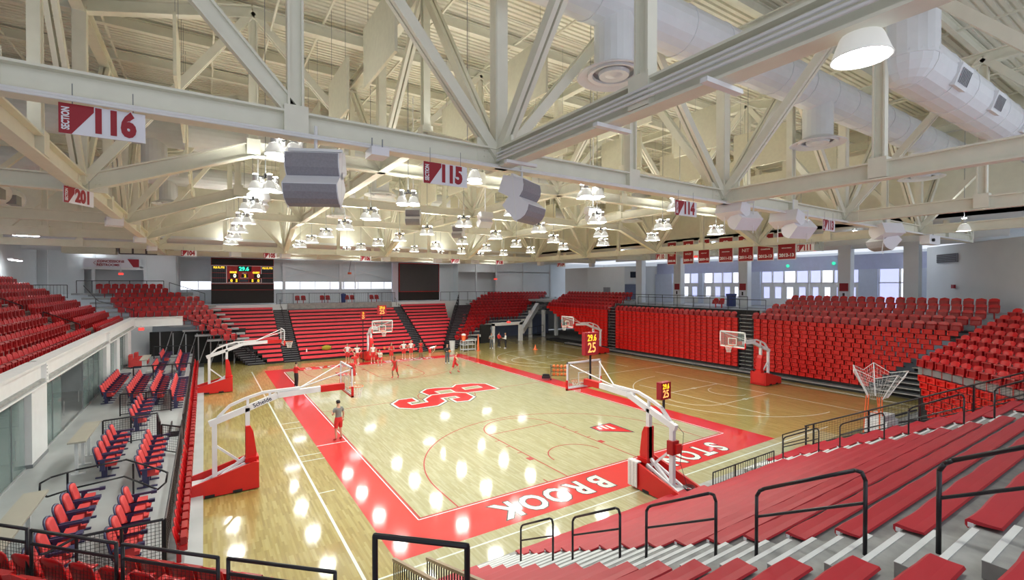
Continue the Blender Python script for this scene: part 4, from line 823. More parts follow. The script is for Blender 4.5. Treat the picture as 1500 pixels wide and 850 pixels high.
for si, (nm, a, b) in enumerate(secs):
    for k in range(1, 18):
        a_, b_ = a, b
        if si == 0 and k > 8: a_ = -11.5
        if si == 1 and k < 3: b_ = .3
        y, z = yk(k), zk(k)
        t = thing('bench', 'long red bench %s, %s row up from the court' % (nm, ordw(k)), 'bench', ((a_+b_)/2, y, z), 0, 'near stand benches')
        n = max(1, int((b_-a_)/.9)); v = []; f = []
        prof = [(.035, -.03), (.06, .0), (.06, .05), (.03, .075), (-.10, .068), (-.20, .072), (-.215, .05), (-.08, .035), (.015, .03)]
        m_ = len(prof)
        nx = max(2, int((b_-a_)/.23))
        for i in range(nx+1):
            xx = a_+(b_-a_)*i/nx; wv = .010*math.sin(i*1.35+k)
            for (py_, pz_) in prof: v.append((xx, y+py_+(wv if py_ > 0 else 0), z+pz_))
        for i in range(nx):
            for j in range(m_): f.append((i*m_+j, i*m_+(j+1) % m_, (i+1)*m_+(j+1) % m_, (i+1)*m_+j))
        f += [tuple(range(m_-1, -1, -1)), tuple(range(nx*m_, nx*m_+m_))]
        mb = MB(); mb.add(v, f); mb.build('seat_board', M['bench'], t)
        for i in range(int((b_-a_)/1.8)+1):
            xx = a_+.15+i*1.8
            if xx < b_: MB().box(xx, y-.16, z, xx+.05, y+.01, z+.04).build('bracket', M['blackm'], t)
        if si > 0: MB().box(a_-.006, y-.0, z-.01, a_, y+.045, z+.035).build('row_plate', M['signw'], t)
def hoop(label, x, ya, yb):
    za = zk((-3.0-ya)/.6); zb_ = zk((-3.0-yb)/.6); r = .022; c = .10
    H = .82
    t = thing('handrail', label, 'handrail', (x, ya, za), 0, 'near aisle handrails')
    MB().path([(x, ya, za-.1), (x, ya, za+H-c), (x, ya-c*.4, za+H-.02), (x, ya-c, za+H+.03), (x, yb+c, zb_+H-.02), (x, yb+c*.35, zb_+H-.02), (x, yb, zb_+H-c), (x, yb, zb_-.1)], r, 8).build('rail', M['black'], t, smooth=True)
    MB().tube((x, ya, za+.45), (x, yb, zb_+.48), r*.8).build('mid_rail', M['black'], t)
for k, (ya, yb) in enumerate(((-4.62, -5.8), (-6.42, -7.67), (-8.25, -9.49), (-10.07, -11.27), (-11.88, -13.1))): hoop('black handrail hoop, %s up the near left aisle steps' % ordw(k+1), -7.05, ya, yb)
for k, (ya, yb) in enumerate(((-4.46, -5.64), (-6.28, -7.49), (-8.09, -9.31), (-9.91, -11.1), (-11.7, -12.9))): hoop('black handrail hoop, %s up the second near aisle steps' % ordw(k+1), 4.5, ya, yb)
# sloping mesh fence on the right edge of the near stand
t = thing('mesh_fence', 'black sloping mesh fence along the right edge of the near stand', 'fence', (8.5, -3.6, .2))
def fz(y): return .02+.512*(-3.2-y)
MB().tube((8.5, -3.3, fz(-3.3)+.95), (8.5, -13.2, fz(-13.2)+.95), .028).build('top_rail', M['black'], t); MB().tube((8.5, -3.6, fz(-3.6)+.12), (8.5, -13.2, fz(-13.2)+.12), .02).build('bottom_rail', M['black'], t)
for y in (-3.35, -3.65, -5.62, -7.17, -8.6, -9.9, -11.4, -12.9): MB().beam((8.5, y, fz(y)-.1), (8.5, y, fz(y)+.95), .07, .05).build('post', M['black'], t)
g = MB()
for k in range(90): y = -3.65-k*.1; g.tube((8.5, y, fz(y)+.12), (8.5, y, fz(y)+.93), .004, 4, cap=False)
for k in range(1, 9): g.tube((8.5, -3.65, fz(-3.65)+.12+k*.09), (8.5, -12.9, fz(-12.9)+.12+k*.09), .004, 4, cap=False)
tag(g.build('wire_mesh', M['black'], t), kind='stuff')
hp = [(5.9, -3.5, .0), (5.9, -3.5, .85), (5.9, -5.0, 1.55)]
rail('black handrail at the foot of the near stand left of the mesh fence', [(6.9, -3.2, 0), (6.9, -3.2, .9), (8.2, -3.6, 1.1)], .022, mid=[(6.9, -3.2, .5), (8.2, -3.6, .65)])
balustrade('small black balustrade round the gap in the front benches', (.35, -4.45, .62), (3.9, -4.45, .62), .55, 26, .018, posts=4)
MB().box(.4, -4.6, 0, 3.9, -4.5, .62).build('pit_wall', M['conc'], ns)
# tan ramp rails by the left end of the near stand
for k, (x, y0, y1, z0, lb) in enumerate(((-9.75, -3.9, -7.0, 1.0, 'left'), (-9.05, -4.0, -7.0, .85, 'right'))):
    t = thing('ramp_rail', 'tan metal ramp rail with black balusters at the bottom edge, %s of two' % lb, 'railing', (x, y0, 0), 0, 'ramp rails')
    MB().beam((x, y0, z0+.35), (x, y1, z0+1.3), .07, .06).build('top_rail', M['tan'], t); MB().beam((x, y0, z0-.55), (x, y1, z0+.4), .06, .05).build('bottom_rail', M['tan'], t)
    for i in range(26): f_ = i/25; MB().box(x-.01, y0+(y1-y0)*f_-.01, z0-.5+.95*f_, x+.01, y0+(y1-y0)*f_+.01, z0+.32+.95*f_).build('baluster', M['black'], t)
# ---------------------------------------------------------------- foreground corner seats and rails
def fpt(s, t): # s along the row from (-15.99,-1.9), t forward toward the court
    return Vector((-15.99, -1.90))+FROW*s+FDIR*t
fc = struct('floor_near_left_stand', MB().box(-13.2, -14.5, 4.9, -12.2, -12.4, 5.2), M['conc'])
for r, (t, z) in enumerate(((.95, 1.30), (.12, 1.65), (-.75, 2.0), (-1.6, 2.35), (-2.45, 2.7))):
    n = 10; s0 = -.1 if r > 0 else 1.6
    for j in range(n):
        if r == 3 and j > 1: continue
        if r == 4 and j > 0: continue
        p = fpt(s0+.62*j, t)
        seat(p.x, p.y, z, -PI/4, 'd' if r == 1 else 's', 'glossy red seat, bottom left corner, %s from the left in the %s row down' % (ordw(j+1), ordw(r+1)), 'foreground seats')
    q = [fpt(-2, t+.4), fpt(7.6, t+.4), fpt(7.6, t-.45), fpt(-2, t-.45)]
    MB().prism([tuple(v) for v in q], z-.35, z).build('tread', M['conc'], fc)
for k, (a, b) in enumerate((((-16.6, -1.30), (-15.56, -2.35)), ((-15.49, -2.44), (-14.23, -3.74)), ((-14.14, -3.83), (-12.88, -5.09)), ((-12.75, -5.20), (-11.48, -6.43)))):
    t = thing('guard_rail', 'thick black tubular guard rail with wire mesh at the bottom left, %s from the left' % ordw(k+1), 'railing', (a[0], a[1], 2.0), 0, 'foreground mesh rails')
    A = Vector((*a, 2.0)); B = Vector((*b, 2.0)); H = Vector((0, 0, .95)); H2 = Vector((0, 0, .72))
    MB().path([A, A+H, B+H, B], .028).build('frame', M['black'], t, smooth=True); MB().tube(A+H2, B+H2, .026).build('mid_rail', M['black'], t)
    g = MB()
    for i in range(1, 24): p = A+(B-A)*(i/24); g.tube(p+Vector((0, 0, .1)), p+H2, .0035, 4, cap=False)
    for i in range(1, 10): hh = Vector((0, 0, .1+.062*i)); g.tube(A+hh, B+hh, .0035, 4, cap=False)
    tag(g.build('wire_mesh', M['black'], t), kind='stuff')
rail('tall black tube rail at the bottom centre beside the tan ramp', [(-11.35, -7.91, 2.4), (-11.35, -7.91, 4.1), (-10.54, -8.70, 4.1), (-10.54, -8.70, 2.4)], .035)
# ---------------------------------------------------------------- suite level on the left
sd = struct('floor_suite', MB().box(-25.8, -.9, .6, -13.85, 36.5, 1.05), M['conc_d'])
MB().box(-25.8, -4, .4, -15, -.9, 1.0).build('tread', M['conc_d'], sd)
for x in (-15.05, -14.55): MB().box(x, 2.4, 1.052, x+.06, 3.4, 1.06).build('nosing', M['nosing'], sd)
sw = struct('wall_left', MB().box(-25.8, -4, 1.0, -25.6, 36, 3.7), M['wall'])
for y0, y1 in ((8.1, 9.9), (22.3, 23.6), (26.2, 27.4), (31.4, 33.2)): MB().box(-18.2, y0, 1.05, -17.80, y1, 3.68).build('pier', M['white'], sw); MB().box(-18.22, y0-.02, 1.05, -17.78, y1+.02, 1.17).build('pier_base', M['steelg'], sw)
MB().box(-21.5, 9.0, 1.05, -17.9, 9.2, 3.6).build('party_wall', M['wall'], sw); MB().box(-21.5, 22.5, 1.05, -17.9, 22.7, 3.6).build('party_wall', M['wall'], sw)
MB().box(-21.6, -4, 1.05, -21.4, 36, 3.6).build('suite_back_wall', M['shade'], sw)
pan_i = 0
for y0, y1, off in ((-3.5, 8.0, 0), (10.0, 22.2, .0), (23.7, 26.1, 0), (27.5, 31.3, 0)):
    n = max(2, int((y1-y0)/1.25)); st = (y1-y0)/n
    t = thing('glass_wall', 'folding glass wall of the suites, %s bay from the camera' % ordw(1+pan_i), 'glass wall', (-17.95, y0, 1.05), 0, 'suite glass walls'); pan_i += 1
    for k in range(n):
        a = y0+k*st
        if pan_i == 2 and 2 <= k <= 4: continue
        MB().box(-17.97, a+.02, 1.12, -17.95, a+st-.02, 3.60).build('pane', M['glassd'], t)
        MB().box(-17.985, a-.012, 1.05, -17.935, a+.012, 3.66).build('mullion', M['steelg'], t)
    MB().box(-18.0, y0, 1.05, -17.92, y1, 1.12).build('bottom_track', M['alu'], t)
    for k in range(0, n, 2): MB().tube((-17.9, y0+k*st+.15, 1.7), (-17.9, y0+k*st+.15, 2.3), .012).build('handle', M['alu'], t)
for k, y in enumerate((-1.8, 4, 12.4, 19.5)):
    t = thing('suite_cabinet', 'pale serving cabinet inside the glass suite, %s from the camera' % ordw(k+1), 'cabinet', (-20.6, y, 1.05), 0, 'suite cabinets'); MB().box(-21.3, y-.9, 1.05, -20.6, y+.9, 1.95).build('body', M['white'], t); MB().box(-21.32, y-.95, 1.95, -20.55, y+.95, 2.0).build('worktop', M['counter'], t)
    for s in (-.45, .45): MB().box(-20.6, y+s-.42, 1.15, -20.57, y+s+.42, 1.88).build('door', M['foam'], t)
for k, (y0, y1) in enumerate(((-1.6, 2.05), (6.25, 8.9), (25.5, 28.2))):
    t = thing('drink_counter', 'narrow taupe drink counter on white legs behind the suite chairs, %s from the camera' % ordw(k+1), 'counter', (-16.4, y0, 1.05), 0, 'drink counters')
    MB().box(-16.62, y0, 2.12, -16.18, y1, 2.17).build('counter_top', M['counter'], t)
    for y in (y0+.35, (y0+y1)/2, y1-.35): MB().box(-16.5, y-.04, 1.05, -16.42, y+.04, 2.12).box(-16.6, y-.05, 1.05, -16.25, y+.05, 1.09).build('leg', M['white'], t)
# suite chairs
v_, f_ = grid_shell(lambda u, v: ((u-.5)*.46*(1-.1*v*v), .02-.12*v-.03*(1-(2*u-1)**2), .47+.48*v-.05*v*(2*u-1)**4), 6, 5, .05)
ch_back = MB().add(v_, f_).mesh('back_cushion', M['cushion'], True)
v_, f_ = grid_shell(lambda u, v: ((u-.5)*.50*(1-.08*v*v), -.03-.12*v-.03*(1-(2*u-1)**2), .40+.58*v-.05*v*(2*u-1)**4), 6, 5, .035)
ch_shell = MB().add(v_, f_).mesh('back_shell', M['navy'], True)
ch_seat = MB().box(-.22, .10, .40, .22, .30, .58).box(-.21, .02, .38, .21, .38, .46).mesh('seat_cushion', M['cushion'])
ch_arm = MB().box(-.025, -.05, .60, .025, .42, .65).box(-.05, .36, .59, .05, .48, .66).box(-.02, .0, .30, .02, .12, .62).mesh('armrest', M['navy'])
ch_leg = MB().box(-.05, .0, .02, .05, .14, .45).box(-.04, -.15, 0, .04, .34, .035).mesh('pedestal', M['navy'])
def suite_chair(x, y, z, label, group, rz=-PI/2):
    t = thing('suite_chair', label, 'chair', (x, y, z), rz, group)
    inst(ch_back, 'back_cushion', t); inst(ch_shell, 'back_shell', t); inst(ch_seat, 'seat_cushion', t); inst(ch_arm, 'armrest', t, (-.30, 0, 0)); inst(ch_arm, 'armrest', t, (.30, 0, 0)); inst(ch_leg, 'pedestal', t)
GR = [('back row nearest the camera', -15.75, [-.15+.70*k for k in range(-1, 5)], 1.05), ('front row nearest the camera', -14.58, [-.75+.6*k for k in range(5)], 1.05), ('back row beyond the loop rail', -15.75, [5.85+.72*k for k in range(5)], 1.05), ('front row beyond the loop rail', -14.58, [4.2+.62*k for k in range(6)], 1.05),
      ('short row behind the mesh gate', -15.45, [11.2+.85*k for k in range(5)], 1.05), ('row against the open glass wall', -17.3, [17.8+.6*k for k in range(10)], 1.05), ('second row past the open glass wall', -16.15, [16.8+.6*k for k in range(10)], 1.05), ('third row past the open glass wall', -15.15, [16.1+.6*k for k in range(10)], 1.05), ('row by the court rail half way down', -14.3, [14.8+.56*k for k in range(10)], 1.05),
      ('far back row, nearer group', -15.68, [24.2+.6*k for k in range(6)], 1.05), ('far front row, nearer group', -14.5, [24.6+.6*k for k in range(6)], 1.05), ('far back row, farther group', -15.68, [30.2+.6*k for k in range(6)], 1.05), ('far front row, farther group', -14.5, [28.8+.6*k for k in range(6)], 1.05)]
for nm, x, ys, z in GR:
    for k, y in enumerate(ys): suite_chair(x, y, z, 'red and navy chair, %s from the camera, %s' % (ordw(k+1), nm), 'suite chairs')
for k, (x, y) in enumerate(((-17.2, 30.4), (-17.0, 31.6))):
    t = thing('lounge_chair', 'red lounge armchair at the far end of the suites, %s' % ('near' if k == 0 else 'far'), 'armchair', (x, y, 1.05), -PI/2, 'lounge chairs'); MB().box(-.4, -.35, .12, .4, .4, .45).build('seat', M['cushion'], t, world=False); MB().box(-.4, -.45, .12, .4, -.25, .95).build('backrest', M['cushion'], t, world=False)
    for s in (-.42, .42): MB().box(s-.06, -.4, .1, s+.06, .4, .62).build('armrest', M['cushion'], t, world=False); MB().box(s-.03, -.3, 0, s+.03, .3, .1).build('leg', M['navy'], t, world=False)
# suite rails
balustrade('long black mesh rail along the court edge of the suite deck, near part', (-13.76, -.9, 1.05), (-13.76, 7.0, 1.05), .97, 60, .02, mesh=True, posts=6)
balustrade('long black mesh rail along the court edge of the suite deck, middle part', (-13.76, 9.0, 1.05), (-13.76, 20.5, 1.05), .97, 60, .02, mesh=True, posts=8)
balustrade('long black rail along the court edge of the suite deck, far part', (-13.76, 22, 1.05), (-13.76, 34, 1.05), .97, 0, .02, posts=8)
balustrade('black mesh rail closing the near end of the suite deck', (-15.2, -.85, 1.05), (-13.8, -.9, 1.05), .98, 20, .026, mesh=True, posts=3)
rail('long black handrail sloping off the near suite deck', [(-16.9, -1.9, 1.65), (-15.2, -.85, 2.03)], .028, [((-15.9, -1.3, 1.0), (-15.9, -1.3, 1.85))])
t = thing('loop_rail', 'black loop handrail between the two near groups of suite chairs', 'handrail', (-15.3, 3.6, 1.05))
MB().path([(-16.45, 3.2, 1.62), (-16.63, 3.39, 1.72), (-16.63, 3.45, 1.92), (-16.45, 3.55, 2.0), (-16.0, 3.8, 2.02), (-14.94, 3.94, 2.05), (-14.05, 2.65, 1.98), (-13.9, 2.45, 1.94), (-13.93, 2.3, 1.74), (-14.1, 2.2, 1.62), (-14.95, 3.6, 1.68), (-16.0, 3.45, 1.64), (-16.45, 3.2, 1.62)], .024).build('loop', M['black'], t, smooth=True)
MB().tube((-16.15, 3.7, 1.05), (-16.15, 3.7, 2.0), .024).build('post', M['black'], t); MB().tube((-14.75, 3.6, 1.05), (-14.75, 3.6, 2.0), .024).build('post', M['black'], t)
balustrade('black mesh rail across the suite deck behind the second chair group', (-16.2, 9.35, 1.05), (-14.6, 9.6, 1.05), 1.0, 20, .026, mesh=True, posts=3)
balustrade('black mesh rail turning to the court behind the second chair group', (-14.6, 9.55, 1.05), (-14.42, 8.0, 1.05), 1.0, 18, .026, mesh=True, posts=2)
balustrade('black mesh gate by the court rail of the suites', (-14.34, 7.6, 1.05), (-13.76, 6.9, 1.05), 1.0, 10, .026, mesh=True, posts=2)
balustrade('black mesh rail across the deck half way down the suites', (-16.3, 14.45, 1.05), (-14.4, 14.35, 1.05), 1.0, 20, .024, mesh=True, posts=3)
balustrade('black rail across the suite deck before the far chair groups', (-16.7, 23.4, 1.05), (-13.8, 23.2, 1.05), 1.0, 0, .03, posts=4)
balustrade('black rail at the far end of the suite deck', (-16.5, 34.6, 1.05), (-13.8, 34.0, 1.05), 1.0, 0, .03, posts=4)
t = thing('ramp_kerb', 'small black framed ramp kerb beside the court rail', 'kerb', (-14, 10.5, 1.05)); MB().box(-14.25, 9.6, 1.05, -14.2, 11.4, 1.25).box(-13.9, 9.6, 1.05, -13.85, 11.4, 1.25).box(-14.25, 9.55, 1.05, -13.85, 9.6, 1.25).build('frame', M['black'], t)
# ---------------------------------------------------------------- portable hoops
def hoop_stand(label, loc, rz, main=False, wmark=''):
    t = thing('basketball_hoop', label, 'basketball hoop', (*loc, 0), rz, 'portable basketball hoops')
    side = [(-3.1, .04), (-3.1, .92), (-3.25, .96), (-5.15, .46), (-5.15, .04)]
    bs = MB().box(-.5, -5.15, .04, .5, -3.1, .14).box(-.5, -3.16, .1, .5, -3.1, .92).build('base', M['pad'], t, world=False)
    for s in (-.55, .47): MB().prism_x(side, s, s+.08).build('side_pad', M['pad'], bs, world=False)
    MB().prism_x([(-5.15, .04), (-5.15, .40), (-5.08, .40), (-5.08, .04)], -.47, .47).build('rear_pad', M['pad'], bs, world=False)
    for s in (-.556, .556):
        for y in (-4.55, -3.75): MB().box(s-.008, y-.14, .03, s+.008, y+.14, .12).build('wheel_slot', M['blackm'], bs, world=False)
    for sx in (-.35, .35):
        for y in (-4.9, -3.4): MB().tube((sx-.03, y, .05), (sx+.03, y, .05), .05, 10).build('castor', M['blackm'], bs, world=False)
    MB().box(-.4, -5.05, .14, .4, -4.55, .36).build('ballast_box', M['foam'], t, world=False); MB().box(-.36, -4.5, .14, .36, -4.15, .3).build('ballast_box', M['foam'], t, world=False)
    MB().box(-.075, -4.475, .14, .075, -4.325, 2.42).build('rear_mast', M['frame_w'], t, world=False); MB().box(-.08, -3.48, .14, .08, -3.34, 2.74).build('front_mast', M['frame_w'], t, world=False)
    MB().prism_x([(-3.48, .92), (-3.18, .92), (-3.14, 1.15), (-3.24, 1.9), (-3.34, 2.12), (-3.48, 2.12)], -.17, .17).build('mast_pad', M['pad'], t, world=False)
    MB().box(-.22, -3.5, .86, .22, -3.08, 1.02).build('mast_pad_foot', M['pad'], t, world=False)
    MB().beam((0, -4.4, .35), (0, -3.5, 1.0), .10, .10).beam((-.2, -4.9, .3), (-.2, -3.5, .85), .07, .08).beam((.2, -4.9, .3), (.2, -3.5, .85), .07, .08).beam((0, -4.35, 1.55), (0, -3.5, .75), .07, .07).build('brace', M['frame_w'], t, world=False)
    pts = [(0, -4.55, 2.34), (0, -3.4, 2.72), (0, -2.45, 3.06), (0, -.95, 3.12)]; mb = MB()
    for a, b in zip(pts[:-1], pts[1:]): mb.beam(a, b, .16, .20)
    mb.build('main_boom', M['frame_w'], t, world=False)
    pts = [(0, -4.3, 2.52), (0, -3.95, 2.88), (0, -3.5, 3.06), (0, -2.9, 3.22), (0, -1.7, 3.24)]; mb = MB()
    for a, b in zip(pts[:-1], pts[1:]): mb.beam(a, b, .10, .09)
    mb.beam((0, -3.4, 2.7), (0, -3.4, 3.08), .08, .08).beam((0, -2.7, 3.0), (0, -2.7, 3.22), .08, .08).build('upper_boom', M['frame_w'], t, world=False)
    MB().box(-.10, -.98, 3.0, .10, -.10, 3.24).build('boom_pad', M['pad'], t, world=False)
    for s in (-1, 1): MB().tube((0, -1.75, 3.22), (s*.78, -.08, 3.86), .025, 8).build('stay', M['frame_w'], t, world=False)
    bb = MB().box(-.915, -.05, 2.90, -.855, .0, 3.97).box(.855, -.05, 2.90, .915, 0, 3.97).box(-.915, -.05, 3.91, .915, 0, 3.97).box(-.915, -.05, 2.90, .915, 0, 2.96).build('backboard_frame', M['frame_w'], t, world=False)
    MB().box(-.855, -.03, 2.96, .855, -.018, 3.91).build('glass_panel', M['glass'], bb, world=False)
    MB().box(-.305, -.012, 3.05, .305, -.004, 3.10).box(-.305, -.012, 3.47, .305, -.004, 3.52).box(-.305, -.012, 3.1, -.255, -.004, 3.47).box(.255, -.012, 3.1, .305, -.004, 3.47).box(-.85, -.012, 2.965, .85, -.004, 3.0).box(-.85, -.012, 3.88, .85, -.004, 3.905).build('target_square', M['paint_white'], bb, world=False)
    mb = MB(); mb.box(-.935, -.06, 2.84, -.875, .02, 3.25).box(.875, -.06, 2.84, .935, .02, 3.25).box(-.935, -.06, 2.84, .935, .02, 2.90).build('backboard_pad', M['pad'], t, world=False)
    rm = MB(); N = 24
    for k in range(N):
        a0, a1 = 2*PI*k/N, 2*PI*(k+1)/N; rm.tube((.228*math.cos(a0), .40+.228*math.sin(a0), 3.05), (.228*math.cos(a1), .40+.228*math.sin(a1), 3.05), .011, 6, cap=False)
    rm.box(-.09, 0, 3.0, .09, .18, 3.06); rb_ = rm.build('rim', M['coneo'], t, world=False)
    nt = MB(); N = 12; prof = [(.225, 3.04), (.20, 2.93), (.165, 2.82), (.135, 2.72), (.125, 2.60)]
    for k in range(N):
        for q in range(4):
            r0, z0 = prof[q]; r1, z1 = prof[q+1]
            for s in (-1, 1): a0 = 2*PI*(k+.5*(q % 2))/N; a1 = a0+s*PI/N; nt.tube((r0*math.cos(a0), .40+r0*math.sin(a0), z0), (r1*math.cos(a1), .40+r1*math.sin(a1), z1), .006, 4, cap=False)
    tag(nt.build('net', M['net'], rb_, world=False), kind='stuff')
    if wmark:
        for s, r_ in ((.083, PI/2), (-.083, -PI/2)):
            m_ = Matrix.Rotation(r_, 4, 'Z') @ Matrix.Rotation(PI/2, 4, 'X'); tilt = Matrix.Rotation(math.atan2(.34, .95)*(1), 4, 'X')
            text(wmark, .2, M['paint_navy'], 'lettering', (s, -2.95, 2.885), tilt @ m_, t, .001, .003, world=False)
    return t
def shot_clock(label, loc, rz, w, h, zc, post0, digits=('29.6', '25')):
    t = thing('shot_clock', label, 'shot clock', loc, rz, 'shot clocks'); zc -= 0
    MB().box(-w/2, -.09, zc-h/2, w/2, .09, zc+h/2).build('case', M['maroon'], t, world=False)
    for s in (-1, 1):
        y = s*.095; MB().box(-w/2, y-.006, zc-h/2, -w/2+.03, y+.006, zc+h/2).box(w/2-.03, y-.006, zc-h/2, w/2, y+.006, zc+h/2).box(-w/2, y-.006, zc-h/2, w/2, y+.006, zc-h/2+.03).box(-w/2, y-.006, zc+h/2-.03, w/2, y+.006, zc+h/2).build('rim_trim', M['sb_red'], t, world=False)
        rot = (PI/2, 0, 0 if s < 0 else PI); text(digits[0], h*.40, M['led_y'], 'time_digits', (0, s*.1, zc+h*.25), rot, t, .003, .006, .95*w/h, world=False); text(digits[1], h*.62, M['led_o'], 'clock_digits', (0, s*.1, zc-h*.19), rot, t, .003, .006, 1.*w/h, world=False)
    MB().box(-.03, -.03, post0, .03, .03, zc-h/2).build('post', M['black'], t, world=False)
hoop_stand('main basketball hoop at the near end line, white boom, red padded base', (0, 1.22), 0)
hoop_stand('main basketball hoop at the far end line before the bleachers', (0, 27.43), PI)
hoop_stand('side basketball hoop nearest on the left, its boom reaching over the sideline', (-8.37, 5.6), -PI/2, wmark='Schelde')
hoop_stand('side basketball hoop farther away on the left', (-8.40, 23.35), -PI/2)
hoop_stand('side basketball hoop in front of the near right bank of red seats', (16.5, 5.07), PI/2)
hoop_stand('side basketball hoop in front of the far right bank of red seats', (17.0, 22.8), PI/2)
shot_clock('red shot clock above the near backboard', (.25, 1.1, 0), 0, .74, .92, 4.66, 3.1)
shot_clock('small red shot clock on the rear mast of the near hoop', (.12, -2.72, 0), 0, .5, .58, 3.46, 2.5)
shot_clock('red shot clock above the far backboard', (0, 27.6, 0), 0, .74, .85, 4.85, 3.1)
shot_clock('small red clock left of the far backboard', (-1.0, 29.9, 0), 0, .4, .75, 4.3, .05, ('29', '25'))
t = thing('towel', 'white towel hung over the red base of the near hoop', 'towel', (-.58, -1.95, .5)); v, f = grid_shell(lambda u, v: (-.60-.015*math.sin(u*18), -2.2+.42*u, .10+.85*v), 12, 6, .0)
v = [(x-(.02 if i >= len(v)//2 else 0), y, z) for i, (x, y, z) in enumerate(v)]; MB().add(v, f).box(-.6, -2.2, .93, -.4, -1.78, .97).build('cloth', M['towel'], t)
t = thing('control_box', 'red control box strapped to the rear mast of the near hoop', 'control box', (0, -3.3, 1.5)); MB().box(-.16, -3.32, 1.45, .16, -3.08, 1.9).build('case', M['sb_red'], t); MB().box(-.05, -3.4, 1.5, .2, -3.32, 1.8).build('cover', M['pad'], t)
t = thing('cable_coil', 'coil of black cable on the base of the near hoop', 'cable', (.2, -3.75, .4)); mb = MB()
for r_ in range(5):
    pr_ = None
    for k in range(21): a_ = 2*PI*k/20; q = (.15+(.14+.015*r_)*math.cos(a_), -3.72+(.14+.01*r_)*math.sin(a_), .42+.02*r_+.01*math.sin(3*a_)); mb.tube(pr_, q, .009, 5, cap=False) if pr_ else None; pr_ = q
mb.build('cable', M['black'], t); mb = MB().path([(.05, -3.2, 2.5), (.15, -3.5, 2.2), (.2, -3.45, 1.9), (.12, -3.4, 1.2), (.2, -3.6, .5)], .009, 5); mb.build('cable', M['black'], t)
